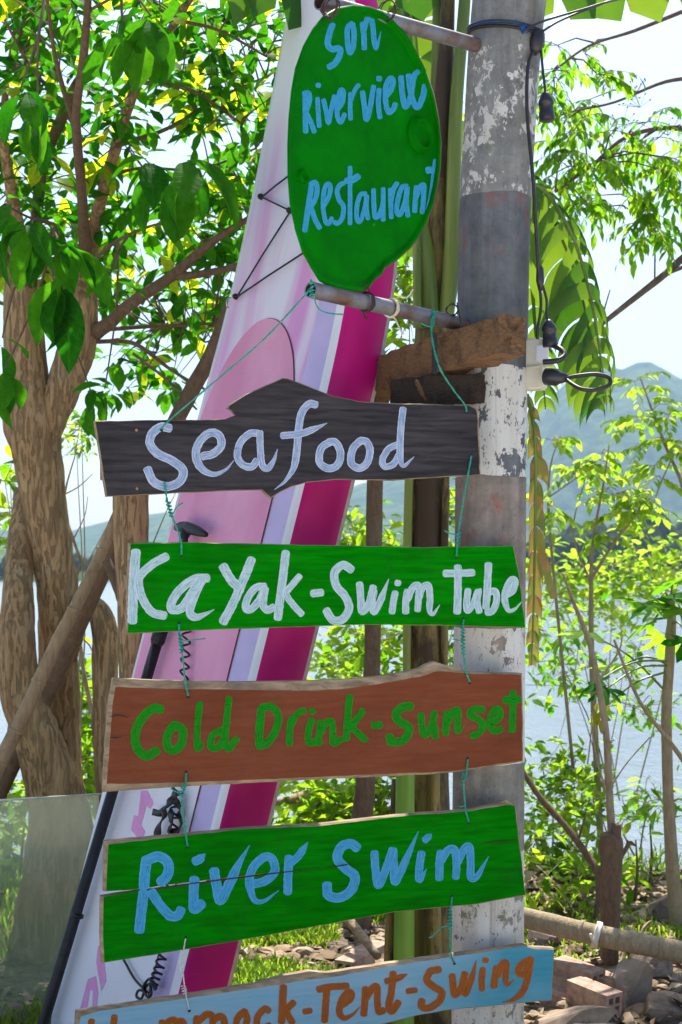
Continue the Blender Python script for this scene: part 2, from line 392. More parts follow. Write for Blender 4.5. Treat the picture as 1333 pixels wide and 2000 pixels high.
# ------------------------------------------------------------------ pipes that the signs hang from
M_PIPE = (lambda t: t.done(t.mix(t.ramp(t.noise(t.coord('Object'), 7, 5, 0.7), [(0.45, 0.0), (0.66, 1.0)]), (0.23, 0.23, 0.25), (0.16, 0.075, 0.045)), 0.48, 0.55, t.bump(t.noise(t.coord('Object'), 60, 4), 0.2, 0.002)))(NT('galvanised_pipe'))
M_RUSTWIRE = flat('rusty_wire', (0.06, 0.035, 0.028), 0.7, 0.4)
M_HOLE = flat('pipe_inside', (0.05, 0.03, 0.022), 0.9)
def pipe(a, b, r, label):
    root = thing('iron_pipe', b, label, 'pipe', 'pipes out of the pole')
    d = (b - a).normalized(); mb = MB()
    mb.tube([a, a + (b - a) * 0.33, a + (b - a) * 0.66, b], r, 28, 0, caps=False)
    e1 = d.orthogonal().normalized(); e2 = d.cross(e1); cir = [e1 * math.cos(k / 28 * 6.2832) + e2 * math.sin(k / 28 * 6.2832) for k in range(28)]
    mb.add([a + c_ * r for c_ in cir] + [a - d * 0.001 + c_ * r * 0.92 for c_ in cir] + [a + c_ * r * 0.82 for c_ in cir], [(j * 28 + k, j * 28 + (k + 1) % 28, (j + 1) * 28 + (k + 1) % 28, (j + 1) * 28 + k) for j in range(2) for k in range(28)], 0)
    mb.tube([a, a + d * 0.10], r * 0.82, 28, 1, caps=False); mb.add([a + d * 0.10 + c_ * r * 0.82 for c_ in cir], [tuple(range(28))], 1)
    mb.build('tube', [M_PIPE, M_HOLE], root)
    return root
pA, pB = P(607, 566, 3.60), P(905, 634, 4.13)
qA, qB = P(624, 3, 3.69), P(945, 92, 4.16)
pipeL = pipe(pA, pB, 0.0215, 'lower iron pipe under the green oval sign, its open rusty end to the left')
pipeU = pipe(qA, qB, 0.0215, 'upper iron pipe welded to the pole behind the top of the green oval sign')
mb = MB(); mb.tube([P(946, 92.5, 4.16), P(937, 90, 4.147)], [0.0245, 0.0235], 20); mb.build('weld_collar', M_RUSTWIRE, pipeU)

def wraps(center, axis, r, n, root, name, mat, wr=0.0016, stray=True, seed=0):
    rr = random.Random(seed); a = axis.normalized(); e1 = a.orthogonal().normalized(); e2 = a.cross(e1); mb = MB()
    pts = [center + a * (0.004 * (i / 12 - n / 2) * rr.uniform(0.6, 1.6)) + (e1 * math.cos(i / 12 * 6.283) + e2 * math.sin(i / 12 * 6.283)) * (r + rr.uniform(0.001, 0.006)) for i in range(int(12 * n))]
    mb.tube(pts, wr, 6)
    if stray:
        for k in range(2):
            s = pts[-1 - 5 * k]; d = Vector((rr.uniform(-1, 1), rr.uniform(-0.8, 0), rr.uniform(-0.6, 1))).normalized()
            q = [s + d * 0.012 * i + Vector((0, 0, 0.01 * math.sin(i * 1.1 + k))) for i in range(6)]
            mb.tube(q, wr, 6)
    return mb.build(name, mat, root)
ax = pB - pA
def tie(name, center, axis, r, n, label, mat, cat='wire', wr=0.0016, seed=0, group=None):
    root = thing(name, center, label, cat, group); wraps(center, axis, r, n, root, 'coil', mat, wr, True, seed); return root
tie('wire_tie', P(716, 590, 3.77), ax, 0.024, 3, 'dark rusty wire tying the oval sign tip to the lower pipe', M_RUSTWIRE, wr=0.0022, seed=1)
tie('wire_tie', P(646, 14, 3.61), ax, 0.024, 3, 'rusty wire tying the top left of the oval sign to the upper pipe', M_RUSTWIRE, wr=0.0020, seed=2)
tie('wire_tie', P(757, 20, 3.84), ax, 0.026, 2, 'rusty wire loop at the right of the oval sign top on the upper pipe', M_RUSTWIRE, wr=0.0020, seed=3)
tie('wire_tie', P(884, 605, 4.06), Vector((0.2, 1, 0)), 0.014, 2.5, 'black curled wire end standing on the lower pipe close to the pole', M_RUSTWIRE, wr=0.0018, seed=4)
tie('cord_tie', P(764, 601, 3.86), ax, 0.0225, 2.5, 'pale cord wound round the middle of the lower pipe', flat('pale_cord', (0.55, 0.48, 0.38), 0.8), 'cord', 0.0024, 5)

# ------------------------------------------------------------------ the oval sign
M_GREEN = (lambda t: t.done(t.mix(t.ramp(t.noise(t.coord('Object'), 34, 5, 0.75), [(0.70, 0.0), (0.73, 0.8)]), t.mix(t.ramp(t.noise(t.coord('Object'), 6, 6, 0.65), [(0.35, 0.0), (0.7, 1.0)]), (0.0003, 0.115, 0.0003), (0.0004, 0.195, 0.0006)), (0.22, 0.26, 0.14)), t.ramp(t.noise(t.coord('Object'), 25, 4), [(0.3, 0.38), (0.7, 0.55)]), nrm=t.bump(t.noise(t.coord('Object'), 45, 5, 0.65), 0.22, 0.004), spec=0.02))(NT('green_gloss_paint'))
M_RUST = flat('rust_edge', (0.10, 0.045, 0.035), 0.85, c2=(0.2, 0.09, 0.07))
M_LBLUE = brush('sky_blue_brush', (0.03, 0.28, 0.50), (0.06, 0.34, 0.56), (0.02, 0.24, 0.32), 0.4)
OV = [(330, 95), (420, 45), (520, 28), (620, 38), (700, 70), (770, 115), (850, 210), (920, 330), (980, 450), (1030, 600), (1060, 750), (1075, 890), (1070, 1050), (1050, 1180), (1025, 1290), (985, 1400), (930, 1500), (875, 1570), (790, 1645), (715, 1695), (700, 1735), (660, 1760), (620, 1815), (580, 1842), (530, 1842), (440, 1828), (350, 1800), (300, 1770), (250, 1690), (195, 1590), (150, 1450), (115, 1280), (102, 1100), (101, 920), (108, 750), (125, 570), (150, 430), (200, 290), (260, 180)]
OV = [(530 + x / 3.225, y / 3.225) for x, y in OV]
plO = Plane(pA + Vector((-0.022, -0.020, 0)), pB + Vector((-0.022, -0.020, 0)))
def poly_faces(pts2):
    return [tuple(f) for f in tessellate_polygon([[Vector((x, y, 0)) for x, y in pts2]])]
rootO = thing('oval_sign', plO(700, 565), 'large green oval metal sign with light blue hand lettering, hung between two pipes', 'sign')
cO = (710, 290); N = len(OV)
def ring(k, off): return [plO(cO[0] + (x - cO[0]) * k, cO[1] + (y - cO[1]) * k, off) for x, y in OV]
mb = MB()
prof = [(0.985, -0.010, 1), (1.0, -0.006, 1), (1.0, 0.004, 1), (0.990, 0.011, 0), (0.972, 0.013, 0), (0.955, 0.009, 0), (0.935, 0.002, 0), (0.915, 0.0, 0)]
rings = [ring(k, o) for k, o, _ in prof]
vs = [v for r_ in rings for v in r_]
fs0 = []; fs1 = []
for j in range(len(prof) - 1):
    for i in range(N):
        f = (j * N + i, j * N + (i + 1) % N, (j + 1) * N + (i + 1) % N, (j + 1) * N + i)
        (fs1 if (prof[j][2] and prof[j + 1][2]) or (j == 2 and 8 <= i <= 23) else fs0).append(f)
mb.add(vs, fs0, 0); mb.add(vs, fs1, 1)
inner = [(cO[0] + (x - cO[0]) * 0.915, cO[1] + (y - cO[1]) * 0.915) for x, y in OV]
# the face: rings towards the middle, a little bulged and dented
fr = []
for k in np.linspace(0.915, 0.02, 14):
    for x, y in OV:
        X, Yp = cO[0] + (x - cO[0]) * k, cO[1] + (y - cO[1]) * k
        fr.append(plO(X, Yp, -0.0014 * abs(noise.noise(Vector((X * 0.012, Yp * 0.012, 2)))) * (1 - (k / 0.915) ** 6)))
mb.add(fr, [(j * N + i, j * N + (i + 1) % N, (j + 1) * N + (i + 1) % N, (j + 1) * N + i) for j in range(13) for i in range(N)] + [tuple(13 * N + i for i in range(N))], 0)
mb.add(ring(0.985, -0.010), [tuple(range(N - 1, -1, -1))], 1)
mb.build('plate', [M_GREEN, M_RUST], rootO)
uO = plO.u; zO = Vector((0, 0, 1))
def boss(cx, cy, r, name):
    c = plO(cx, cy); mb = MB(); pr = [(1.25, 0.001), (1.12, 0.004), (1.0, 0.011), (0.86, 0.012), (0.76, 0.006), (0.70, 0.003), (0.45, 0.005), (0.25, 0.004), (0.05, 0.005)]
    vs = []
    for q, (k, h) in enumerate(pr):
        for i in range(36):
            a = i / 36 * 6.2832; d = uO * math.cos(a) + zO * math.sin(a)
            vs.append(c + d * r * k + plO.n * (1.9 * h * min(1, r / 0.03) + 0.002 * noise.noise(d * 3 + Vector((q, 0, 0)))))
    mb.add(vs, [(j * 36 + i, j * 36 + (i + 1) % 36, (j + 1) * 36 + (i + 1) % 36, (j + 1) * 36 + i) for j in range(len(pr) - 1) for i in range(36)])
    mb.build(name, M_GREEN, rootO)
boss(819, 264, 0.044, 'bung_cap'); boss(591, 344, 0.016, 'bung_cap')

# ------------------------------------------------------------------ hand lettering
def strokes(pl, root, words, mat, base=0.0005):
    """words: list of (label, ox, oy, scale, [(width, points[, taper])]) traced brush strokes -> ribbons just proud of the board"""
    rr = random.Random(len(words) * 7 + 3)
    for (word, ox, oy, sc, st) in words:
        mb = MB()
        for si, s in enumerate(st):
            w, pts = s[0] * 0.94, s[1]; taper = len(s) > 2
            c = crom(pts, 7) if len(pts) > 1 else [np.array(pts[0], float) + np.array((dx, dx * 0.1)) * w * 0.22 for dx in np.linspace(-1, 1, 7)]
            c = np.array(c); d = np.linalg.norm(np.diff(c, axis=0), axis=1); L = np.concatenate([[0], np.cumsum(d)]); T = L[-1]
            n = max(8, int(T / 5)); ss = np.linspace(0, T, n); c = np.stack([np.interp(ss, L, c[:, 0]), np.interp(ss, L, c[:, 1])], 1)
            e = c[-1] - c[-2]; e /= max(1e-6, np.linalg.norm(e)); b = c[1] - c[0]; b /= max(1e-6, np.linalg.norm(b))
            r = w * 0.34
            ext = lambda p, dr, s_: p + dr * s_
            pre = [ext(c[0], -b, r * q) for q in (1.0, 0.92, 0.7, 0.4)]; post = [ext(c[-1], e, r * q) for q in (0.4, 0.7, 0.92, 1.0)]
            if taper: post = [ext(c[-1], e, r * q) for q in (0.4, 0.8, 1.2)]
            c = np.array(pre + list(c) + post); m = len(c)
            tn = np.gradient(c, axis=0); tn /= np.maximum(1e-6, np.linalg.norm(tn, axis=1))[:, None]
            nn = np.stack([-tn[:, 1], tn[:, 0]], 1)
            hw = np.full(m, w / 2.0); hw[:4] *= [0.12, 0.45, 0.75, 0.93]
            if taper:
                k = int(m * 0.35); hw[-k:] *= np.linspace(1, 0.10, k)
            else: hw[-4:] *= [0.93, 0.75, 0.45, 0.12]
            ph = rr.uniform(0, 99)
            vs = []; uv = []
            sl = np.concatenate([[0], np.cumsum(np.linalg.norm(np.diff(c, axis=0), axis=1))])
            for i in range(m):
                off = base + 0.00009 * si + 0.0003 * i / m
                for q, vv in ((-1, 0.0), (-0.33, 0.33), (0.33, 0.67), (1, 1.0)):
                    wob = 1 + (0.09 * noise.noise(Vector((sl[i] * 0.05, q * 3, ph))) + 0.05 * noise.noise(Vector((sl[i] * 0.3, q * 3, ph))) if abs(q) == 1 else 0)
                    p = c[i] + nn[i] * hw[i] * q * wob
                    vs.append(pl(ox + p[0] / sc, oy + p[1] / sc, off)); uv.append((sl[i] / 60.0 + ph, vv))
            mb.add(vs, [(i * 4 + k, i * 4 + k + 1, (i + 1) * 4 + k + 1, (i + 1) * 4 + k) for i in range(m - 1) for k in range(3)], 0, uv, smooth=False)
        mb.build('lettering', mat, root)['label'] = word

T_ = True
strokes(plO, rootO, [
 ('hand painted light blue word Son', 560, 0, 4.166, [
  (54, [(375, 200), (345, 290), (335, 360), (370, 400), (425, 392), (438, 430), (400, 510), (345, 545)]),
  (46, [(535, 190), (497, 230), (497, 340), (515, 430), (542, 380), (550, 270), (538, 195)]),
  (48, [(618, 190), (630, 300), (632, 395)]), (46, [(632, 240), (658, 145), (684, 130), (703, 220), (712, 320), (730, 395), (765, 270)], T_)]),
 ('hand painted light blue word Riverview', 530, 0, 3.225, [
  (36, [(215, 590), (215, 700), (218, 830)]), (34, [(205, 590), (235, 585), (242, 630), (220, 705)]), (34, [(222, 715), (250, 770), (272, 830)]),
  (32, [(292, 620), (296, 700), (303, 795)]), (34, [(297, 537)]),
  (32, [(330, 630), (346, 700), (360, 775), (376, 700), (398, 605)]),
  (32, [(418, 690), (448, 645), (456, 580), (436, 570), (418, 640), (416, 720), (436, 770), (464, 720)]),
  (32, [(500, 590), (498, 680), (500, 750)]), (30, [(505, 625), (528, 565), (552, 535)]),
  (36, [(576, 580), (588, 680), (600, 755), (622, 680), (645, 545)]),
  (34, [(680, 565), (675, 650), (685, 740)]), (36, [(680, 495)]),
  (36, [(718, 610), (752, 570), (768, 515), (752, 492), (724, 540), (720, 630), (738, 705), (768, 690), (782, 655)]),
  (38, [(818, 485), (826, 590), (846, 675), (880, 600), (900, 480), (926, 452)]), (40, [(866, 475), (876, 560), (895, 640), (925, 675), (958, 600), (968, 540)])]),
 ('hand painted light blue word Restaurant', 560, 300, 4.166, [
  (48, [(205, 250), (190, 350), (170, 480), (150, 625)]), (42, [(195, 250), (232, 232), (250, 280), (235, 370), (190, 440)]), (44, [(200, 440), (235, 540), (270, 605)]),
  (40, [(300, 430), (342, 355), (358, 275), (335, 245), (307, 300), (297, 420), (315, 545), (342, 570), (370, 525)]),
  (42, [(465, 240), (430, 260), (412, 310), (430, 380), (463, 430), (455, 520), (420, 565), (390, 560)]),
  (40, [(517, 110), (517, 300), (517, 450), (517, 570)]), (56, [(485, 220), (535, 215), (585, 185)]),
  (40, [(645, 325), (602, 335), (574, 420), (572, 525), (600, 550), (640, 430), (652, 335), (650, 440), (663, 530)]),
  (42, [(708, 295), (711, 420), (722, 515), (755, 495), (785, 400), (785, 285)]), (42, [(786, 400), (786, 540)]),
  (42, [(845, 290), (848, 400), (853, 520)]), (42, [(850, 390), (870, 290), (900, 240)]),
  (42, [(980, 265), (940, 275), (907, 370), (897, 470), (925, 495), (963, 400), (983, 270), (975, 400), (988, 505)]),
  (44, [(1057, 270), (1047, 380), (1042, 470)]), (44, [(1057, 345), (1085, 275), (1118, 260), (1113, 380), (1104, 480)]),
  (42, [(1213, 55), (1200, 150), (1180, 320), (1152, 455)]), (60, [(1148, 135), (1195, 130)])])], M_LBLUE)

# ------------------------------------------------------------------ the plank signs
M_RAW = wood('raw_plank_edge', (0.13, 0.085, 0.05), (0.42, 0.31, 0.19), (0.16, 0.12, 0.09), (3, 12, 16))
M_SCREW = flat('brass_screw', (0.35, 0.22, 0.10), 0.45, 0.7)
M_HOLEDARK = flat('drilled_hole', (0.02, 0.014, 0.01), 0.9)
def plank(pl, outer, inset, thick, paint, label, base, screws=(), holes=(), cracks=()):
    """outer: outline (px,py) clockwise; inset: per-vertex (dx,dy) from the outer edge to the painted front face"""
    root = thing('plank_sign', pl(*base), label, 'sign', 'plank signs hanging one below the other on twine')
    # finer outline with a hand-cut wobble
    o2 = []; i2 = []
    for k in range(len(outer)):
        a, b = outer[k], outer[(k + 1) % len(outer)]; ia, ib = inset[k], inset[(k + 1) % len(inset)]
        L = math.dist(a, b); n = max(1, int(L / 14))
        for j in range(n):
            f = j / n; x = a[0] + (b[0] - a[0]) * f; y = a[1] + (b[1] - a[1]) * f; q = 1.1 if j else 0.0
            dx = q * noise.noise(Vector((x * 0.04, y * 0.04, 1))); dy = q * noise.noise(Vector((x * 0.04, y * 0.04, 8)))
            o2.append((x + dx, y + dy)); ix = ia[0] + (ib[0] - ia[0]) * f; iy = ia[1] + (ib[1] - ia[1]) * f
            w2 = 0.8 * noise.noise(Vector((x * 0.09, y * 0.09, 4))); i2.append((x + dx + ix + (w2 if ix else 0), y + dy + iy + w2))
    n = len(o2); mb = MB()
    front = [pl(x, y, 0.0) for x, y in i2]; mid = [pl(x, y, -0.006) for x, y in o2]
    nn = pl.n; back = [v - nn * (thick - 0.006) for v in mid]
    mb.add(front, [f for f in poly_faces(i2)], 0, smooth=False)
    q = lambda a, b: (a + b)
    mb.add(front + mid, [(i, (i + 1) % n, n + (i + 1) % n, n + i) for i in range(n)], 1, smooth=False)
    mb.add(mid + back, [(i, (i + 1) % n, n + (i + 1) % n, n + i) for i in range(n)], 1, smooth=False)
    mb.add(back, [f for f in poly_faces(o2)], 1, smooth=False)
    mb.build('board', [paint, M_RAW], root)
    for (x, y) in screws:
        c = pl(x, y, 0.0); m2 = MB(); m2.tube([c + nn * 0.0003, c + nn * 0.0018, c + nn * 0.0024], [0.0042, 0.004, 0.0022], 14); m2.build('screw', M_SCREW, root)
    for (x, y) in holes:
        c = pl(x, y, 0.0); m2 = MB(); m2.tube([c - nn * 0.001, c + nn * 0.0007], [0.0042, 0.0042], 14); m2.build('drill_hole', M_HOLEDARK, root)
    for cr in cracks:
        m2 = MB(); c = crom(cr, 6); vs = []
        for i, p in enumerate(c):
            w = (1.1 + 0.6 * noise.noise(Vector((p[0] * 0.1, 0, 0)))) * math.sin(math.pi * (i + 0.4) / (len(c) - 0.2)) + 0.1
            vs += [pl(p[0], p[1] - w, 0.0032), pl(p[0], p[1] + w, 0.0032)]
        m2.add(vs, [(2 * i, 2 * i + 1, 2 * i + 3, 2 * i + 2) for i in range(len(c) - 1)], smooth=False); m2.build('crack', M_HOLEDARK, root)
    return root

M_BLACKP = paintwood('charcoal_paint', (0.020, 0.018, 0.021), (0.045, 0.040, 0.042), (0.09, 0.065, 0.05), 0.68, 0.6, 0.35, spec=0.12)
M_GREENP = paintwood('green_board_paint', (0.0003, 0.135, 0.0003), (0.0005, 0.185, 0.0006), (0.05, 0.12, 0.01), 0.735, 0.55, 0.25, spec=0.015)
M_GREENP2 = paintwood('green_board_paint_dark', (0.0003, 0.12, 0.0003), (0.0006, 0.165, 0.0006), (0.06, 0.11, 0.02), 0.735, 0.55, 0.25, R(6), spec=0.015)
M_BROWNP = paintwood('brown_red_paint', (0.165, 0.040, 0.014), (0.155, 0.044, 0.018), (0.36, 0.20, 0.14), 0.69, 0.55, 0.25, spec=0.08)
def m_bluep():
    t = NT('turquoise_paint'); s = t.noise(t.coord('Object', (1.2, 4, 26), (0, R(9), 0)), 3, 6, 0.6, 0.3); big = t.noise(t.coord('Object', (1, 1, 1.2)), 3.0, 3)
    sp = t.n('SeparateXYZ'); t.l(t.coord('Object'), sp.inputs[0])
    g = t.ramp(t.math('ADD', t.math('MULTIPLY', sp.outputs[0], 0.8), t.math('MULTIPLY', t.math('SUBTRACT', big, 0.5), 0.9)), [(0.15, 0.0), (0.5, 1.0)])
    c = t.mix(g, (0.24, 0.38, 0.48), (0.008, 0.21, 0.31)); c = t.mix(t.ramp(s, [(0.35, 0.5), (0.7, 0.0)]), c, (0.08, 0.30, 0.38))
    fine = t.noise(t.coord('Object', (4, 10, 70), (0, R(9), 0)), 6, 5, 0.7); c = t.mix(t.ramp(fine, [(0.69, 0.0), (0.75, 0.8)]), c, (0.22, 0.22, 0.22))
    return t.done(c, 0.5, nrm=t.bump(t.math('ADD', s, fine), 0.25, 0.003), spec=0.3)
M_BLUEP = m_bluep()
M_WHITEB = brush('white_blue_brush', (0.24, 0.33, 0.52), (0.64, 0.67, 0.75), (0.09, 0.13, 0.22), 0.6)
M_WHITEG = brush('white_green_brush', (0.36, 0.49, 0.54), (0.66, 0.67, 0.75), (0.06, 0.38, 0.30), 0.7)
M_GREENB = brush('green_brush', (0.0005, 0.19, 0.0005), (0.0005, 0.24, 0.001), (0.002, 0.13, 0.001), 0.3)
M_BLUEB = brush('blue_brush', (0.03, 0.25, 0.50), (0.12, 0.36, 0.58), (0.03, 0.22, 0.22), 0.55)
M_ORANGEB = brush('orange_brush', (0.30, 0.075, 0.008), (0.40, 0.12, 0.015), (0.16, 0.05, 0.015), 0.6)

def mkplane(YL, YR, tilt=0.0, pl_=200, pr_=955): return Plane(P(pl_, 1110, YL), P(pr_, 1110, YR), tilt)
pl1 = mkplane(3.72, 4.00); pl2 = mkplane(3.70, 4.00); pl3 = mkplane(3.68, 3.99); pl4 = mkplane(3.67, 4.00); pl5 = mkplane(3.66, 4.00)
Z0 = (0, 0)
s1 = plank(pl1, [(184, 822), (260, 821), (330, 820), (400, 820), (441, 818), (461, 810), (452, 801), (444, 797), (447, 790), (480, 770), (552, 738), (562, 739), (600, 753), (648, 772), (702, 784), (762, 787), (850, 789), (918, 791), (931, 797), (935, 804), (939, 927), (885, 930), (774, 938), (700, 937), (660, 936), (600, 942), (570, 951), (545, 963), (530, 973), (522, 968), (513, 957), (450, 958), (330, 964), (207, 970), (200, 930), (195, 890)],
 [(3, 1), (0, 1), (0, 1), (0, 1), (0, 1), (-1, 1), (1, 1), (3, 1), (1, 2), (0, 2), (0, 2), (0, 2), (0, 1.5), (0, 1.5), (0, 1.5), (0, 2), (0, 2), (-1, 2), (-2, 2), (-3, 2), (-2, -1), (0, -1), (0, -2), (0, -1), (0, -1), (0, -1), (0, -2), (0, -2), (0, -2), (1, -2), (0, -1), (0, -1), (0, -1), (3, -1), (3, 0), (3, 0)],
 0.026, M_BLACKP, 'charcoal plank sign reading Seafood, with a jagged arrow notch on top', (560, 965),
 [(267, 840), (268, 954)], [(316, 840), (322, 938), (912, 806), (921, 889)], [[(196, 901), (225, 902), (258, 903)], [(200, 860), (214, 862), (232, 861)], [(203, 925), (214, 923), (224, 925)]])
s2 = plank(pl2, [(251, 1060), (380, 1059), (560, 1063), (700, 1066), (830, 1069), (900, 1067), (1004, 1066), (1015, 1124), (1027, 1226), (884, 1222), (714, 1220), (536, 1226), (425, 1230), (330, 1234), (246, 1238)],
 [(4, 2), (0, 1.5), (0, 1), (0, 1), (0, 1), (0, 1), (-1, 1), (-1, 0), (-1, -1), (0, -1), (0, -1), (0, -1), (0, -1.5), (0, -1), (4, -2)],
 0.022, M_GREENP, 'bright green plank sign reading KaYak-Swim Tube in white brush letters', (630, 1230), (), [(355, 1086), (350, 1217), (892, 1089), (906, 1208)])
s3 = plank(pl3, [(221, 1325), (319, 1329), (448, 1332), (610, 1330), (674, 1327), (739, 1321), (790, 1314), (820, 1306), (836, 1297), (849, 1292), (865, 1297), (887, 1304), (916, 1312), (1020, 1315), (1022, 1400), (1022, 1487), (884, 1509), (740, 1517), (610, 1523), (416, 1533), (300, 1540), (201, 1547), (206, 1460), (211, 1380)],
 [(5, 17), (0, 16), (0, 15), (0, 19), (0, 18), (0, 15), (0, 13), (0, 16), (0, 20), (0, 20), (0, 14), (0, 9), (0, 4), (-2, 3), (-2, 0), (-2, -2), (0, -3), (0, -5), (0, -5), (0, -7), (0, -10), (8, -16), (8, 0), (9, 0)],
 0.034, M_BROWNP, 'brown red plank sign reading Cold Drink-Sunset in green letters, bare bark edge on top', (610, 1530), (), [(368, 1361), (364, 1508), (918, 1334), (914, 1481)], [[(214, 1400), (232, 1397), (252, 1402)], [(215, 1440), (226, 1441), (240, 1439)]])
s4 = plank(pl4, [(204, 1643), (330, 1632), (480, 1617), (620, 1610), (803, 1589), (916, 1582), (958, 1573), (990, 1563), (1007, 1572), (1013, 1624), (1027, 1748), (932, 1766), (771, 1781), (610, 1811), (461, 1838), (330, 1860), (198, 1881), (196, 1820), (197, 1751), (240, 1744), (330, 1734), (500, 1712), (640, 1694), (500, 1708), (330, 1728), (262, 1738), (202, 1741), (203, 1690)],
 [(8, 6), (0, 4), (0, 2), (0, 4), (0, 3), (0, 3), (0, 4), (0, 9), (-1, 2), (-1, 0), (-1, -1), (0, -1), (0, -1), (0, -1), (0, -1), (0, -1), (6, -2), (6, 0), (6, 1), (0, 0.5), (0, 0.3), (0, 0.2), (0, 0), (0, -0.2), (0, -0.3), (0, -0.5), (6, -1), (7, 0)],
 0.026, M_GREENP2, 'dark green split plank sign reading River Swim in light blue letters', (610, 1820), (), [(367, 1655), (363, 1831), (916, 1608), (883, 1750)], [[(936, 1650), (960, 1645), (985, 1643), (1013, 1642)], [(640, 1694), (665, 1691), (690, 1686)], [(300, 1735), (330, 1731), (420, 1720), (500, 1710), (570, 1702), (640, 1694)]])
s5 = plank(pl5, [(149, 1976), (194, 1969), (356, 1945), (500, 1922), (554, 1906), (604, 1897), (640, 1900), (772, 1880), (862, 1867), (970, 1852), (1024, 1845), (1045, 1850), (1083, 1852), (1078, 1954), (1006, 1960), (880, 1972), (808, 1985), (754, 1999), (600, 2028), (400, 2065), (141, 2105), (145, 2040)],
 [(9, 10), (0, 6), (0, 6), (0, 8), (0, 16), (0, 16), (0, 10), (0, 6), (0, 5), (0, 4), (0, 3), (0, 4), (-1, 3), (-1, -1), (0, -1), (0, -1), (0, -1), (0, -1), (0, -1), (0, -1), (6, -2), (8, 0)],
 0.026, M_BLUEP, 'turquoise plank sign lettered in orange, lowest of the hanging signs', (610, 2030), (), [(370, 1974), (888, 1882)])

strokes(pl1, s1, [
 ('hand painted white letters Sea', 180, 720, 3.3325, [
  (60, [(505, 388), (450, 380), (392, 422), (378, 490), (430, 555), (520, 598), (592, 660), (572, 735), (490, 768), (405, 738), (362, 655)]),
  (56, [(722, 570), (790, 553), (842, 500), (828, 435), (770, 418), (705, 470), (675, 560), (712, 648), (790, 688), (870, 658), (912, 612)], T_),
  (50, [(1085, 422), (1030, 422), (967, 480), (947, 570), (985, 628), (1040, 638), (1072, 600)]), (48, [(1092, 415), (1096, 520), (1106, 620), (1140, 650), (1180, 605), (1203, 540)], T_)]),
 ('hand painted white letters food', 540, 720, 3.3325, [
  (52, [(258, 236), (215, 230), (165, 290), (145, 400), (135, 520), (115, 640), (60, 730), (5, 775)], T_), (48, [(40, 436), (150, 425), (240, 395), (315, 362)], T_),
  (52, [(350, 476), (292, 520), (282, 610), (345, 650), (403, 620), (418, 540), (385, 480), (348, 476)]),
  (52, [(550, 468), (500, 520), (487, 610), (540, 648), (593, 610), (610, 530), (588, 477), (548, 468)]),
  (46, [(795, 493), (732, 522), (692, 590), (705, 636), (760, 622), (800, 560)]), (48, [(825, 262), (812, 380), (806, 500), (810, 600), (832, 632), (885, 585)], T_)])], M_WHITEB)
strokes(pl2, s2, [
 ('hand painted white word KaYak', 230, 1030, 3.3325, [
  (68, [(120, 160), (105, 350), (96, 610)]), (58, [(318, 190), (230, 238), (152, 310), (137, 365), (162, 460), (222, 550), (305, 575)]),
  (60, [(585, 330), (500, 337), (402, 410), (350, 495), (358, 535), (420, 523), (480, 435), (535, 345)]), (58, [(548, 345), (492, 470), (470, 555), (510, 585), (570, 565), (610, 545)], T_),
  (64, [(688, 255), (735, 335), (782, 388)]), (62, [(872, 210), (820, 340), (750, 500), (688, 615)]),
  (52, [(958, 385), (900, 393), (848, 460), (834, 525), (870, 532), (925, 470), (960, 395), (947, 500), (975, 538), (1015, 520)]),
  (58, [(1095, 165), (1080, 300), (1060, 450), (1044, 590)]), (46, [(1185, 318), (1130, 383), (1097, 432), (1140, 500), (1198, 565)])]),
 ('hand painted white dash and word Swim', 620, 1030, 3.174, [
  (50, [(-28, 410), (28, 404)]),
  (54, [(212, 262), (160, 233), (108, 280), (117, 360), (175, 430), (198, 500), (160, 568), (97, 575), (58, 515)]),
  (48, [(263, 350), (270, 440), (277, 520), (318, 480), (348, 370)]), (46, [(352, 395), (342, 460), (352, 525), (392, 455), (438, 335)], T_),
  (44, [(484, 405), (471, 470), (463, 525)]), (40, [(500, 345)]),
  (46, [(560, 395), (549, 460), (549, 525)]), (44, [(562, 445), (590, 375), (628, 362), (627, 450), (622, 512)]), (44, [(630, 440), (652, 375), (688, 360), (699, 430), (697, 515), (718, 538), (750, 495)], T_)]),
 ('hand painted white word Tube', 620, 1030, 3.174, [
  (48, [(792, 285), (870, 285), (965, 281)]), (50, [(872, 245), (872, 400), (868, 525)]),
  (44, [(935, 390), (926, 470), (932, 516), (970, 470), (1000, 390), (992, 460), (1004, 522)]),
  (48, [(1062, 230), (1055, 370), (1046, 495)]), (44, [(1062, 405), (1103, 395), (1113, 450), (1090, 515), (1052, 528)]),
  (44, [(1172, 420), (1213, 392), (1228, 335), (1205, 325), (1172, 380), (1163, 450), (1186, 515), (1225, 507), (1256, 475)], T_)])], M_WHITEG)
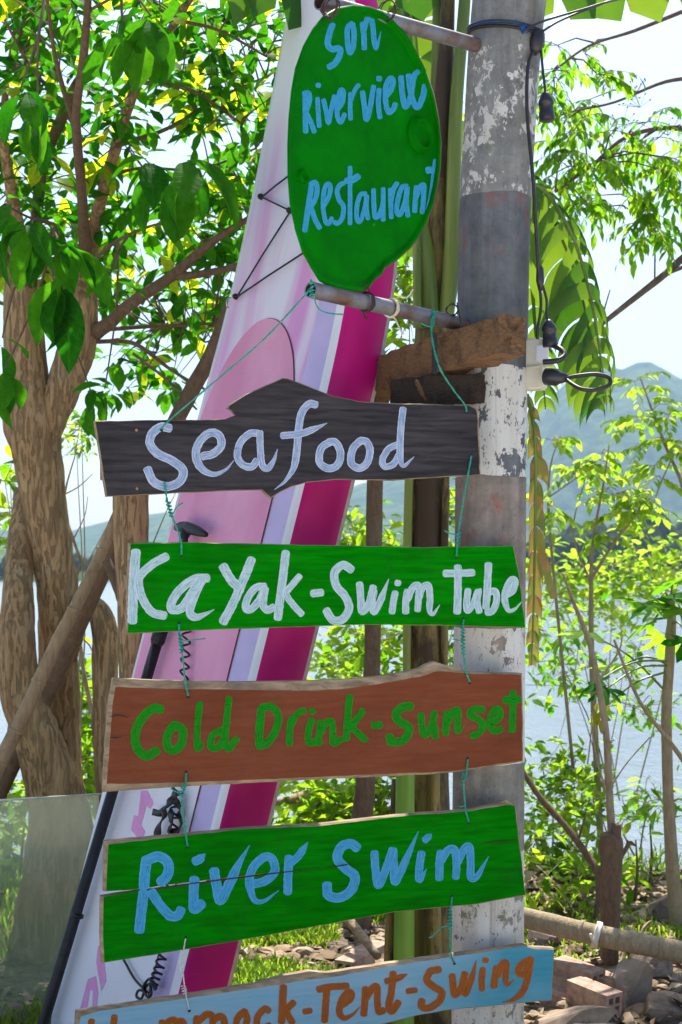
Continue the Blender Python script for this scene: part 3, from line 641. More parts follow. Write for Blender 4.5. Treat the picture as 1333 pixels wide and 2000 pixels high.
strokes(pl3, s3, [
 ('hand painted green word Cold', 190, 1290, 3.1, [
  (58, [(388, 296), (340, 292), (272, 350), (232, 440), (242, 528), (300, 578), (362, 545)]),
  (54, [(465, 393), (427, 450), (427, 525), (470, 543), (513, 500), (518, 422), (480, 395), (463, 393)]),
  (42, [(622, 260), (609, 380), (606, 530), (630, 505)]),
  (46, [(760, 422), (702, 452), (688, 518), (730, 528), (770, 472)]), (44, [(798, 230), (786, 350), (776, 480), (797, 535), (845, 475)])]),
 ('hand painted green word Drink', 190, 1290, 3.1, [
  (52, [(995, 295), (985, 400), (981, 510)]), (50, [(1000, 285), (1060, 282), (1098, 340), (1078, 430), (1030, 500), (980, 520)]),
  (44, [(1175, 355), (1166, 430), (1165, 505)]), (40, [(1176, 392), (1210, 325), (1255, 303)]),
  (44, [(1300, 360), (1281, 425), (1282, 495), (1322, 492)]), (40, [(1303, 308)]),
  (44, [(1352, 375), (1346, 440), (1341, 505)]), (44, [(1354, 435), (1387, 375), (1424, 375), (1426, 440), (1432, 500), (1475, 480)]),
  (46, [(1530, 218), (1517, 340), (1509, 475)]), (44, [(1608, 305), (1562, 370), (1538, 396), (1580, 440), (1624, 480)])]),
 ('hand painted green dash and word Sunset', 610, 1290, 3.1, [
  (46, [(370, 392), (415, 391)]),
  (54, [(598, 276), (540, 287), (507, 330), (530, 370), (583, 402), (578, 450), (540, 488), (480, 492), (468, 460)]),
  (46, [(660, 330), (665, 400), (682, 450), (720, 410), (740, 318)]), (46, [(741, 400), (746, 462)]),
  (46, [(815, 318), (810, 400), (809, 442)]), (44, [(817, 385), (850, 315), (883, 302), (880, 370), (880, 435), (915, 400)], T_),
  (44, [(1035, 297), (977, 298), (957, 330), (1010, 360), (1033, 395), (1008, 442), (968, 456)]),
  (42, [(1087, 385), (1133, 347), (1138, 304), (1110, 295), (1082, 340), (1077, 398), (1105, 427), (1145, 415)]),
  (44, [(1215, 190), (1215, 300), (1211, 425)]), (50, [(1168, 240), (1252, 236)])])], M_GREENB)
# strokes that would bridge the open crack are cut at it
strokes(pl4, s4, [
 ('hand painted light blue word River', 190, 1580, 3.1, [
  (68, [(300, 305), (288, 400), (284, 470)]), (66, [(282, 508), (268, 620), (256, 735)]), (66, [(300, 312), (370, 288), (428, 325), (428, 395), (385, 445)]), (62, [(330, 505), (380, 580), (440, 645), (488, 645), (508, 610)]),
  (64, [(590, 425), (586, 485), (584, 560), (590, 608), (635, 572)]), (56, [(592, 318), (618, 306), (640, 285)], T_),
  (64, [(708, 373), (725, 470), (745, 555), (800, 455), (860, 330), (912, 240)], T_),
  (56, [(975, 372), (1035, 380)][:0] or [(940, 455), (1010, 440), (1062, 400), (1078, 360), (1060, 302), (1010, 293), (945, 355), (922, 440), (950, 548), (1010, 558), (1085, 505)], T_),
  (56, [(1162, 295), (1156, 400), (1155, 505)]), (48, [(1168, 330), (1215, 290), (1268, 215)], T_)]),
 ('hand painted light blue word Swim', 610, 1560, 3.1, [
  (62, [(272, 298), (235, 272), (178, 292), (153, 360), (200, 420), (258, 470), (240, 548), (170, 598), (100, 585), (90, 520)]),
  (52, [(378, 328), (385, 440), (402, 525), (445, 430), (488, 310)]), (50, [(492, 310), (496, 420), (502, 505), (560, 390), (636, 215)], T_),
  (50, [(663, 330), (650, 410), (649, 492), (685, 440)], T_), (44, [(682, 252), (712, 225)], T_),
  (52, [(778, 325), (771, 410), (771, 482)]), (50, [(782, 375), (820, 315), (862, 308), (874, 390), (871, 475)]), (50, [(884, 380), (920, 305), (953, 294), (960, 390), (962, 475), (1000, 468), (1060, 365)], T_)])], M_BLUEB)
strokes(pl5, s5, [
 ('hand painted orange word Hammock, cut by the frame', 140, 1830, 2.777, [
  (40, [(110, 455), (104, 520), (98, 590)]), (40, [(234, 432), (226, 500), (222, 575)]), (34, [(108, 530), (226, 512)]),
  (36, [(390, 490), (345, 500), (325, 550), (360, 565), (388, 500), (390, 560)]),
  (40, [(492, 460), (486, 560)]), (40, [(498, 485), (540, 452), (566, 465), (562, 555)]), (40, [(568, 480), (590, 455), (610, 475), (614, 545)]),
  (42, [(680, 438), (674, 535)]), (42, [(684, 462), (735, 420), (766, 440), (760, 535)]), (42, [(770, 452), (806, 430), (828, 452), (833, 525)]),
  (40, [(940, 402), (902, 440), (897, 497), (930, 508), (953, 450), (938, 402)]), (40, [(1070, 402), (1050, 390), (1012, 430), (1008, 488), (1040, 498), (1076, 480)]),
  (44, [(1150, 270), (1145, 370), (1140, 460)]), (40, [(1205, 356), (1168, 402), (1198, 465)])]),
 ('hand painted orange word Tent between two dashes', 610, 1830, 2.777, [
  (36, [(-42, 405), (-8, 400)]),
  (42, [(35, 284), (100, 271), (190, 266)]), (42, [(80, 292), (73, 380), (68, 455)]),
  (40, [(162, 370), (208, 337), (213, 303), (190, 303), (158, 350), (148, 410), (175, 440), (222, 420), (250, 390)], T_),
  (42, [(290, 280), (286, 350), (281, 420)]), (40, [(293, 332), (330, 275), (353, 273), (354, 340), (361, 405), (388, 398)]),
  (42, [(440, 197), (430, 300), (416, 375), (434, 402), (468, 355)]), (38, [(403, 240), (450, 230), (505, 207)], T_), (34, [(518, 295), (562, 288)])]),
 ('hand painted orange word Swing', 610, 1830, 2.777, [
  (44, [(690, 177), (642, 187), (623, 235), (660, 270), (703, 300), (688, 350), (630, 386), (594, 376), (596, 345)]),
  (42, [(760, 210), (765, 270), (776, 315), (810, 270), (829, 198)]), (40, [(826, 205), (825, 270), (832, 310), (868, 215), (888, 140)], T_),
  (38, [(925, 175), (920, 240), (922, 285)]), (34, [(941, 126)]),
  (42, [(1000, 170), (991, 230), (986, 268)]), (40, [(1003, 212), (1030, 150), (1053, 143), (1050, 210), (1056, 260), (1087, 240)], T_),
  (40, [(1183, 122), (1132, 152), (1117, 193), (1150, 200), (1183, 135)]), (40, [(1186, 118), (1170, 220), (1140, 300), (1092, 340), (1045, 352)], T_)])], M_ORANGEB)

# ------------------------------------------------------------------ paddle board leaning by the pole
AB = R(54); SW, ST, SL = 0.79, 0.185, 3.77
b0, b1 = P(370, 1850, 4.12), P(680, 600, 4.25)
uB = (b1 - b0).normalized()
v0 = Vector((-math.cos(AB), math.sin(AB), 0)); vB = (v0 - uB * v0.dot(uB)).normalized(); nB = uB.cross(vB).normalized()
orgB = b0 - uB * (b0.z / uB.z) + vB * (SW / 2)          # middle of the deck at ground level
def hwid(u):
    a, e = 2.05, SL
    if u > a: return SW / 2 * math.sqrt(max(0.0004, 1 - ((u - a) / (e - a)) ** 1.8))
    if u < 0.25: return SW / 2 * (0.86 + 0.14 * math.sin(max(0, u + 0.02) / 0.27 * math.pi / 2))
    return SW / 2
rocker = lambda u: 0.23 * max(0.0, (u - 2.3) / 1.5) ** 2
def bpt(u, v, w): return orgB + uB * u + vB * v + nB * (w + rocker(u))
def deck_pt(px, py, off=0.004):
    d = Vector(((px - CX) / F, 1, -(py - CY) / F)); o = Vector((0, 0, CAMZ)); k = 0.0
    for _ in range(8):
        t = (orgB + nB * (off + k) - o).dot(nB) / d.dot(nB); p = o + d * t; k = rocker((p - orgB).dot(uB))
    return p
rootB = thing('paddle_board', orgB, 'pink, white and magenta inflatable paddle board leaning upright behind the signs', 'paddle board')
def m_deck():
    t = NT('board_deck_print'); uv = t.coord('UV'); sp = t.n('SeparateXYZ'); t.l(uv, sp.inputs[0])
    st = t.noise(t.coord('UV', (6, 1.1, 1), (0, 0, R(14))), 1.0, 3, 0.5, 0.6); big = t.noise(t.coord('UV', (3, 1.1, 1)), 1.0, 3)
    up = t.ramp(t.math('DIVIDE', sp.outputs[1], 4.0), [(0.35, 0.0), (0.58, 1.0), (0.73, 0.9), (0.82, 0.05)])
    c = t.mix(t.math('MULTIPLY', up, t.ramp(st, [(0.36, 0.15), (0.66, 1.0)])), (0.74, 0.74, 0.80), (0.66, 0.27, 0.55))
    teal = t.math('MULTIPLY', t.ramp(sp.outputs[0], [(0.55, 0.0), (0.92, 1.0)]), t.math('MULTIPLY', t.ramp(t.math('DIVIDE', sp.outputs[1], 4.0), [(0.66, 0.0), (0.74, 1.0), (0.86, 0.8), (0.94, 0.0)]), t.ramp(big, [(0.35, 0.2), (0.6, 1.0)])))
    c = t.mix(t.math('MULTIPLY', teal, 0.75), c, (0.25, 0.58, 0.50))
    return t.done(c, 0.32, spec=0.4, nrm=t.bump(t.noise(t.coord('UV', (60, 60, 1)), 1.0, 3), 0.06, 0.002))
M_DECK = m_deck()
M_LAV = flat('lavender_vinyl', (0.50, 0.42, 0.70), 0.35, nscale=4, var=0.12, c2=(0.58, 0.46, 0.74), bump=0.03)
M_WLINE = flat('white_vinyl', (0.72, 0.72, 0.76), 0.35, nscale=5, var=0.08, bump=0.03)
M_MAG = flat('magenta_vinyl', (0.48, 0.002, 0.15), 0.4, nscale=3, var=0.18, c2=(0.60, 0.005, 0.21), bump=0.03, spec=0.25)
M_SEAM = flat('tan_seam', (0.50, 0.38, 0.33), 0.5)
sec = lambda h: [(h - 0.03, 0), (h * 0.4, 0), (-(h - 0.152 * min(1, h / 0.39)), 0), (-(h - 0.044 * min(1, h / 0.39)), 0), (-(h - 0.022), 0), (-(h - 0.006), -0.006), (-h - 0.004, -0.025), (-h - 0.012, -ST * 0.3), (-h - 0.014, -ST * 0.5), (-h - 0.012, -ST * 0.7), (-h - 0.004, -ST + 0.02), (-(h - 0.006), -ST), (-(h - 0.05), -ST), (h - 0.05, -ST), (h - 0.006, -ST), (h + 0.006, -ST + 0.03), (h + 0.012, -ST / 2), (h + 0.004, -0.02), (h - 0.006, -0.003)]
smat = [0, 0, 1, 2, 2, 3, 3, 3, 3, 3, 4, 4, 2, 3, 3, 3, 3, 2, 2]
us = list(np.linspace(-0.02, 0.3, 6)) + list(np.linspace(0.4, 2.2, 14)) + list(np.linspace(2.3, SL - 0.01, 30)); ns = 19
vs = []; uvs = []
for u in us:
    thin = 1 - 0.62 * max(0, (u - 2.6) / 1.17) ** 1.6
    for (v, w) in sec(hwid(u)): vs.append(bpt(u, v, w * thin)); uvs.append((0.5 + v / SW, u))
mb = MB(); mb.add(vs, [], 0, uvs)
for i in range(len(us) - 1):
    for k in range(ns):
        mb.f.append((i * ns + k, i * ns + (k + 1) % ns, (i + 1) * ns + (k + 1) % ns, (i + 1) * ns + k)); mb.m.append(smat[k]); mb.sm.append(k != 4)
mb.add(vs[-ns:], [tuple(range(ns))], 2); mb.add(vs[:ns], [tuple(range(ns - 1, -1, -1))], 3)
mb.build('hull', [M_DECK, M_LAV, M_WLINE, M_MAG, M_SEAM], rootB)
# deck pad: grooved foam with a round top; white below, rose above
def m_pad():
    t = NT('deck_pad_foam'); uv = t.coord('UV'); sp = t.n('SeparateXYZ'); t.l(uv, sp.inputs[0])
    wv = t.n('TexWave', wave_type='BANDS', bands_direction='Y'); wv.inputs['Scale'].default_value = 48; wv.inputs['Distortion'].default_value = 1.5; wv.inputs['Detail'].default_value = 1; wv.inputs['Detail Scale'].default_value = 14; t.l(uv, wv.inputs['Vector'])
    big = t.noise(t.coord('UV', (2, 1, 1)), 1.6, 4)
    rose = t.mix(t.ramp(big, [(0.35, 0.0), (0.7, 1.0)]), (0.68, 0.27, 0.44), (0.78, 0.40, 0.56))
    wht = t.mix(t.ramp(big, [(0.4, 0.0), (0.7, 1.0)]), (0.74, 0.74, 0.77), (0.62, 0.62, 0.67))
    c = t.mix(t.ramp(t.math('DIVIDE', sp.outputs[1], 4.0), [(0.268, 0.0), (0.274, 1.0)]), wht, rose)
    c = t.mix(t.ramp(wv.outputs['Fac'], [(0.0, 0.10), (0.35, 0.0)]), c, (0.36, 0.12, 0.28))
    return t.done(c, 0.75, nrm=t.bump(wv.outputs['Fac'], 0.18, 0.003), spec=0.2)
M_PAD = m_pad()
padT = 2.47; r0 = -(SW / 2 - 0.152) + 0.004; l0 = SW / 2 - 0.035
mb = MB(); pus = list(np.linspace(0.03, 2.0, 24)) + list(2.0 + (padT - 2.0) * np.sin(np.linspace(0.05, 1, 24) * math.pi / 2)); vs = []; uvs = []
for u in pus:
    k = 1.0 if u < 2.0 else math.sqrt(max(0.0, 1 - ((u - 2.0) / (padT - 2.0 + 1e-6)) ** 2)); mid = (r0 + l0) / 2; hf = (l0 - r0) / 2 * max(0.02, k)
    for v, w in ((mid - hf, -0.002), (mid - hf, 0.005), (mid - hf * 0.5, 0.005), (mid + hf * 0.5, 0.005), (mid + hf, 0.005), (mid + hf, -0.002)):
        vs.append(bpt(u, v, w)); uvs.append((0.5 + v / SW, u))
mb.add(vs, [(i * 6 + k, i * 6 + k + 1, (i + 1) * 6 + k + 1, (i + 1) * 6 + k) for i in range(len(pus) - 1) for k in range(5)], 0, uvs, smooth=False)
mb.build('deck_pad', M_PAD, rootB)
# dark seam round the pad
mb = MB(); M_SEAMD = flat('dark_seam', (0.12, 0.03, 0.05), 0.7)
mb.tube([bpt(u, r0 + (l0 - r0) / 2 - (l0 - r0) / 2 * (1.0 if u < 2.0 else math.sqrt(max(0.0, 1 - ((u - 2.0) / (padT - 2.0 + 1e-6)) ** 2))) - 0.001, 0.003) for u in pus], 0.0022, 6)
mb.build('pad_seam', M_SEAMD, rootB)
M_PINKG = flat('pink_print', (0.66, 0.27, 0.52), 0.6, var=0.1)
for poly in ([(690, 860), (720, 860), (750, 920), (735, 950), (715, 935), (690, 1030), (710, 1060), (690, 1115), (640, 1050), (655, 980), (675, 985)], [(480, 1620), (500, 1610), (520, 1790), (495, 1840), (470, 1700)], [(390, 1930), (430, 1780), (470, 1765), (480, 1850), (470, 1930), (450, 1930), (455, 1840), (440, 1830), (415, 1990), (375, 1990)]):
    p2 = [(x / 2.5, 1200 + y / 2.5) for x, y in poly]; mb = MB(); mb.add([deck_pt(x, y, 0.0062) for x, y in p2], poly_faces(p2), smooth=False); mb.build('printed_graphic', M_PINKG, rootB)
M_BLACK = flat('black_rubber', (0.012, 0.012, 0.013), 0.42, spec=0.35, var=0.4)
M_BLACKC = flat('black_cord', (0.015, 0.013, 0.016), 0.7)
for seg in ([(566, 342), (512, 385)], [(512, 385), (568, 412)], [(568, 412), (463, 580)], [(463, 580), (596, 492)]):
    mb = MB(); a, b = deck_pt(*seg[0], 0.012), deck_pt(*seg[1], 0.012)
    mb.tube([a, (a + b) / 2 + nB * 0.002, b], 0.0030, 8); mb.build('bungee_cord', M_BLACKC, rootB)
for q in ((512, 385), (463, 580), (568, 412)):
    mb = MB(); c = deck_pt(*q, 0.002); mb.tube([c, c + nB * 0.010, c + nB * 0.016], [0.011, 0.010, 0.005], 14); mb.build('ring_fitting', M_BLACK, rootB)
mb = MB(); c = deck_pt(452, 590, 0.0)
mb.tube([c + vB * 0.01 + nB * 0.012 * math.sin(a) + uB * 0.02 * math.cos(a) for a in np.linspace(0, 6.28, 14)], 0.003, 6); mb.build('ring_fitting', flat('steel', (0.4, 0.4, 0.4), 0.3, 0.9), rootB)

# paddle
pd = lambda px, py, off=0.045: deck_pt(px, py, off)
rootP = thing('paddle', pd(20, 2180), 'black paddle with a crossbar grip standing against the left of the paddle board', 'paddle')
top, low = pd(368, 1056), pd(62, 2075); dP = (low - top).normalized(); Lp = (low - top).length
mb = MB(); mb.tube([top + dP * 0.02, top + dP * 0.34, top + dP * 0.345], [0.0135, 0.0135, 0.0135], 20); mb.build('upper_shaft', M_BLACK, rootP)
j = pd(312, 1240)
mb = MB(); mb.tube([j - dP * 0.03, j - dP * 0.028, j + dP * 0.03, j + dP * 0.034], [0.019, 0.0225, 0.0225, 0.019], 20); jo = mb.build('clamp_collar', M_BLACK, rootP)
for k in range(10):
    mb = MB(); a = k / 10 * 6.283; e1 = dP.orthogonal().normalized(); e2 = dP.cross(e1); q = (e1 * math.cos(a) + e2 * math.sin(a)) * 0.0225
    mb.tube([j - dP * 0.022 + q, j + dP * 0.024 + q], 0.0022, 6); mb.build('grip_rib', M_BLACK, jo)
mb = MB(); mb.tube([j, low, low + dP * 0.25], [0.0185, 0.0195, 0.0195], 20); mb.build('shaft', M_BLACK, rootP)
k = pd(152, 1788); mb = MB(); mb.tube([k - dP * 0.006, k - dP * 0.005, k + dP * 0.005, k + dP * 0.006], [0.019, 0.0208, 0.0208, 0.019], 20); mb.build('shaft_ring', M_BLACK, rootP)
g0, g1 = pd(346, 1030, 0.05), pd(404, 1042, 0.05); gd = g1 - g0
mb = MB(); c = crom([tuple(g0 + nB * 0.0), tuple(g0 + gd * 0.25 - dP * 0.006), tuple(g0 + gd * 0.6 - dP * 0.003), tuple(g1 + dP * 0.004)], 6)
mb.tube(c, [0.008 + 0.012 * math.sin(math.pi * min(1, (i + 1.5) / len(c))) ** 0.6 for i in range(len(c))], 16)
mb.tube([g0 + gd * 0.35, g0 + gd * 0.32 + dP * 0.03, top + dP * 0.05], [0.020, 0.016, 0.0145], 16); mb.build('grip', M_BLACK, rootP)
# blade below, resting on the ground
bt = low + dP * 0.05; bl = max(0.1, (bt.z - 0.0) / max(0.2, -dP.z)); mb = MB(); e = vB
mb.add([bt + e * x * 0.09 * math.sin(math.pi * min(0.98, 0.15 + 0.8 * s)) + dP * bl * s + nB * (0.006 * q) for s in (0, 0.25, 0.5, 0.75, 1) for x in (-1, 0, 1) for q in ((1,) if x else (1.6,))], [(i * 3 + k, i * 3 + k + 1, i * 3 + k + 4, i * 3 + k + 3) for i in range(4) for k in range(2)]); mb.build('blade', M_BLACK, rootP)

# coiled leash with its ankle cuff
rootC = thing('coil_leash', deck_pt(300, 1935), 'black coiled ankle leash hanging down the paddle board behind the signs', 'leash')
path = crom([tuple(deck_pt(x, y, 0.028)) for x, y in ((366, 1215), (360, 1320), (352, 1420), (344, 1540), (338, 1640), (328, 1750), (316, 1870), (298, 1925))], 40)
mb = MB(); pts = []
for i, p in enumerate(path):
    a = i / len(path) * 2 * math.pi * 30; rr = 0.020 if 8 < i < len(path) - 6 else 0.008
    pts.append(p)
def helix(path, turns, r, per=14):
    out = []; n = int(turns * per); L = len(path) - 1
    for i in range(n + 1):
        f = i / n * L; k = min(L - 1, int(f)); p = Vector(path[k]) * (1 - f + k) + Vector(path[k + 1]) * (f - k); a = i / per * 6.2832
        out.append(p + vB * math.cos(a) * r + (nB * 0.6) * math.sin(a) * r + uB * 0.0)
    return out
mb.tube(helix(path, 31, 0.019), 0.0038, 8); mb.build('coil', M_BLACK, rootC)
mb = MB(); mb.tube(crom([tuple(deck_pt(x, y, 0.02)) for x, y in ((228, 1850), (244, 1878), (262, 1910), (280, 1930), (288, 1938))], 6), 0.0042, 8)
mb.tube(crom([tuple(deck_pt(x, y, o)) for x, y, o in ((288, 1938, 0.02), (272, 1934, 0.03), (267, 1946, 0.03), (277, 1950, 0.026), (284, 1930, 0.02), (292, 1922, 0.03), (296, 1940, 0.034), (290, 1948, 0.03), (280, 1930, 0.028), (292, 1912, 0.03), (305, 1925, 0.03), (303, 1932, 0.03), (296, 1920, 0.026))], 6), 0.0042, 8)
mb.build('tail_cord', M_BLACK, rootC)
mb = MB()
def strap(pts, w):
    c = crom([tuple(deck_pt(x, y, o)) for x, y, o in pts], 6); vs = []
    for i, p in enumerate(c):
        tn = Vector(c[min(i + 1, len(c) - 1)] - c[max(i - 1, 0)]).normalized(); s = tn.cross(nB).normalized(); s = (s + nB * 0.5 * math.sin(i * 0.7)).normalized()
        for q in (-1, 1):
            for h in (0, 0.004): vs.append(Vector(p) + s * w * q / 2 + nB * h)
    fs = []
    for i in range(len(c) - 1):
        b = i * 4; fs += [(b, b + 2, b + 6, b + 4), (b + 1, b + 5, b + 7, b + 3), (b, b + 4, b + 5, b + 1), (b + 2, b + 3, b + 7, b + 6)]
    mb.add(vs, fs)
strap([(300, 1586, 0.03), (316, 1588, 0.04), (326, 1575, 0.05), (340, 1562, 0.045), (352, 1580, 0.03), (350, 1600, 0.02)], 0.022)
strap([(325, 1580, 0.05), (318, 1600, 0.04), (308, 1630, 0.03), (302, 1650, 0.03)], 0.026)
strap([(333, 1582, 0.04), (338, 1605, 0.05), (334, 1625, 0.03), (350, 1622, 0.03), (356, 1600, 0.04)], 0.02)
strap([(340, 1545, 0.04), (346, 1560, 0.045), (352, 1575, 0.03)], 0.018)
mb.build('ankle_cuff', M_BLACK, rootC)

# ------------------------------------------------------------------ timbers lashed to the pole
def m_timber(name, a, b, dark):
    t = NT(name); v = t.coord('Generated', (2.0, 22, 16)); g = t.noise(v, 2.5, 7, 0.7, 0.8); n2 = t.noise(t.coord('Object'), 16, 6, 0.75)
    c = t.ramp(g, [(0.3, a), (0.7, b)]); c = t.mix(t.ramp(n2, [(0.5, 0.0), (0.68, 0.85)]), c, dark)
    return t.done(c, 0.9, nrm=t.bump(t.math('ADD', g, n2), 0.9, 0.012), spec=0.15)
M_TIMBER = m_timber('weathered_timber', (0.15, 0.075, 0.035), (0.33, 0.19, 0.10), (0.07, 0.04, 0.025))
M_DARKT = m_timber('blackened_timber', (0.035, 0.025, 0.02), (0.10, 0.07, 0.05), (0.015, 0.012, 0.012))
def beam(name, A, B, w, h, mat, label, rough=0.006, roll=0.0, nseg=22):
    root = None; d = (B - A).normalized(); s = d.cross(Vector((0, 0, 1))).normalized(); up = s.cross(d).normalized()
    s, up = s * math.cos(roll) + up * math.sin(roll), up * math.cos(roll) - s * math.sin(roll)
    mb = MB(); m = 6; ringn = 4 * m; vs = []
    prof_ = []
    for k in range(4):
        c0 = [(-1, -1), (1, -1), (1, 1), (-1, 1)][k]; c1 = [(-1, -1), (1, -1), (1, 1), (-1, 1)][(k + 1) % 4]
        for i in range(m): f = i / m; prof_.append((c0[0] + (c1[0] - c0[0]) * f, c0[1] + (c1[1] - c0[1]) * f))
    for i in range(nseg + 1):
        p = A + (B - A) * i / nseg
        for (x, y) in prof_:
            k = 1 - 0.05 * (abs(x) * abs(y)) ** 6
            q = p + s * x * w / 2 * k + up * y * h / 2 * k
            nz = rough * noise.noise(q * 14) + rough * 0.7 * noise.noise(q * 45)
            endk = 1.0 if 0 < i < nseg else 2.2
            vs.append(q + (s * x + up * y) * nz + d * (rough * endk * noise.noise(q * 40) if i in (0, nseg) else 0))
    fs = [(i * ringn + k, i * ringn + (k + 1) % ringn, (i + 1) * ringn + (k + 1) % ringn, (i + 1) * ringn + k) for i in range(nseg) for k in range(ringn)]
    mb.add(vs, fs, smooth=False)
    for i, sg in ((0, -1), (nseg, 1)):        # split end grain
        ringv = vs[i * ringn:(i + 1) * ringn]; c = sum(ringv, Vector()) / ringn
        rv = [c + (v - c) * k + d * sg * rough * (1.5 * noise.noise(v * 60 + Vector((k, 0, 0))) - (0.8 if k < 1 else 0)) for k in (1.0, 0.66, 0.33) for v in ringv]; rv[:ringn] = ringv
        mb.add(rv + [c], [(j * ringn + q, j * ringn + (q + 1) % ringn, (j + 1) * ringn + (q + 1) % ringn, (j + 1) * ringn + q) for j in range(2) for q in range(ringn)] + [(2 * ringn + q, 2 * ringn + (q + 1) % ringn, 3 * ringn) for q in range(ringn)], smooth=False)
    o = mb.build(name, mat, origin=(A + B) / 2 - Vector((0, 0, h / 2))); return tag(o, label, 'timber')
beam('wooden_beam', P(722, 742, 4.46), P(1001, 655, 3.88), 0.10, 0.112, M_TIMBER, 'weathered brown square beam lashed across the front of the pole', 0.008)
beam('wooden_block', P(766, 768, 4.13), P(945, 757, 4.06), 0.06, 0.085, M_DARKT, 'blackened short timber wedged under the big beam, left of the pole', 0.004)
o = beam('wooden_prop', P(735, 800, 4.5), P(752, 700, 4.46), 0.05, 0.06, M_TIMBER, 'short brown upright wood behind the magenta rail under the beam', 0.004)
mb = MB(); mb.tube(crom([tuple(P(x, y, 4.03)) for x, y in ((812, 742), (818, 752), (824, 766), (832, 782))], 4), [0.004, 0.006, 0.0075, 0.007, 0.006, 0.005, 0.006, 0.005, 0.005, 0.006, 0.004, 0.004, 0.003], 8, rough=0.5, rfreq=60)
tag(mb.build('broken_twig', M_TIMBER, origin=P(824, 780, 4.03)), 'broken frayed twig hanging in front of the blackened timber', 'twig')
mb = MB(); bc = P(848, 672, 4.0)
mb.box(P(849, 690, 4.04), 0.016, 0.012, 0.12); tag(mb.build('rubber_strap', M_BLACK, origin=P(849, 730, 4.04)), 'black rubber strap round the big beam, left of the pole', 'strap')

# ------------------------------------------------------------------ green twine between the signs
M_TWINE = flat('green_twine', (0.01, 0.26, 0.17), 0.6, nscale=220, var=0.45, bump=0.4, c2=(0.02, 0.40, 0.28))
M_WTWINE = flat('white_twine', (0.62, 0.58, 0.52), 0.7, nscale=220)
def twine(pts, label, knot=None, tail=None, mat=M_TWINE, r=0.0021, seed=0, twist=True):
    rr = random.Random(seed); base = min(pts, key=lambda p: p.z)
    root = thing('twine', base, label, 'twine', 'twine holding up the signs')
    c = [Vector(p) for p in crom([tuple(p) for p in pts], 8)]; mb = MB()
    for sgn in ((0, 1) if twist else (0,)):
        mb.tube([p + Vector((math.cos(i * 0.9 + sgn * 3.14), math.sin(i * 0.9 + sgn * 3.14), 0)) * (0.0017 if twist else 0) for i, p in enumerate(c)], r * (0.8 if twist else 1), 6)
    mb.build('strand', mat, root)
    if knot is not None:
        a, b = knot; n = 70; d = (b - a); e1 = d.orthogonal().normalized(); e2 = d.normalized().cross(e1); mb = MB()
        T = max(3, d.length / 0.010)
        mb.tube([a + d * (i / n) + (e1 * math.cos(i / n * T * 6.28) + e2 * math.sin(i / n * T * 6.28)) * rr.uniform(0.0035, 0.0062) for i in range(n + 1)], r, 6)
        mb.build('knot', mat, root)
    if tail is not None:
        mb = MB(); mb.tube(crom([tuple(p) for p in tail], 6), r * 0.9, 6); mb.build('loose_end', mat, root)
    return root
f_ = 0.006
twine([pA + Vector((0.004, -0.028, 0.0)), P(520, 658, 3.62), P(420, 745, 3.66), pl1(330, 822, 0.01), pl1(316, 838, 0.003)], 'long slanting green twine from the end of the lower pipe to the Seafood sign', (pA + Vector((0.006, -0.026, 0.02)), pA + Vector((0.004, -0.028, -0.022))), [pA + Vector((0.006, -0.028, -0.012)), P(622, 602, 3.6), P(645, 612, 3.6), P(670, 614, 3.61)], seed=1)
twine([pl1(322, 940, 0.003), pl1(325, 966, f_), P(331, 995, 3.74), P(345, 1030, 3.74), pl2(354, 1058, f_), pl2(355, 1084, 0.003)], 'knotted green twine at the left between the Seafood and KaYak signs', (P(328, 978, 3.735), P(336, 1010, 3.735)), [P(336, 1008, 3.735), P(346, 990, 3.73), P(358, 982, 3.73)], seed=2)
twine([pl2(350, 1219, 0.003), pl2(351, 1240, f_), P(357, 1280, 3.72), pl3(362, 1328, 0.008), pl3(368, 1359, 0.003)], 'knotted green twine at the left between the KaYak and Cold Drink signs', (P(352, 1238, 3.72), P(356, 1275, 3.72)), [P(354, 1252, 3.72), P(375, 1250, 3.71), P(402, 1247, 3.71)], seed=3)
twine([pl3(364, 1510, 0.003), pl3(362, 1534, 0.008), P(356, 1560, 3.72), P(359, 1600, 3.72), pl4(363, 1628, 0.007), pl4(367, 1653, 0.003)], 'green twine at the left between the Cold Drink and River Swim signs', (P(360, 1532, 3.715), P(354, 1552, 3.72)), [P(356, 1550, 3.72), P(342, 1545, 3.71), P(334, 1540, 3.71)], seed=4)
twine([pl4(363, 1833, 0.003), pl4(360, 1850, f_), P(357, 1880, 3.70), P(360, 1920, 3.70), pl5(364, 1945, 0.006), pl5(370, 1972, 0.003)], 'white twine at the left between the River Swim and turquoise signs', (P(359, 1925, 3.70), P(361, 1940, 3.70)), [P(358, 1860, 3.70), P(350, 1885, 3.69), P(359, 1906, 3.69)], mat=M_WTWINE, r=0.0018, seed=5, twist=False)
twine([P(846, 606, 3.99), P(843, 650, 3.92), P(858, 715, 3.88), P(885, 760, 3.92), pl1(908, 790, 0.008), pl1(912, 804, 0.003)], 'green twine at the right from the lower pipe across the beam to the Seafood sign', (P(848, 606, 3.985), P(845, 640, 3.94)), [P(846, 640, 3.93), P(830, 635, 3.92), P(821, 630, 3.92)], seed=6)
twine([pl1(921, 890, 0.003), pl1(914, 930, 0.004), P(905, 980, 3.97), P(895, 1045, 3.96), pl2(893, 1070, f_), pl2(892, 1087, 0.003)], 'green twine at the right between the Seafood and KaYak signs', (P(897, 1036, 3.96), P(894, 1062, 3.965)), [P(896, 1045, 3.96), P(880, 1042, 3.95), P(868, 1036, 3.95)], seed=7)
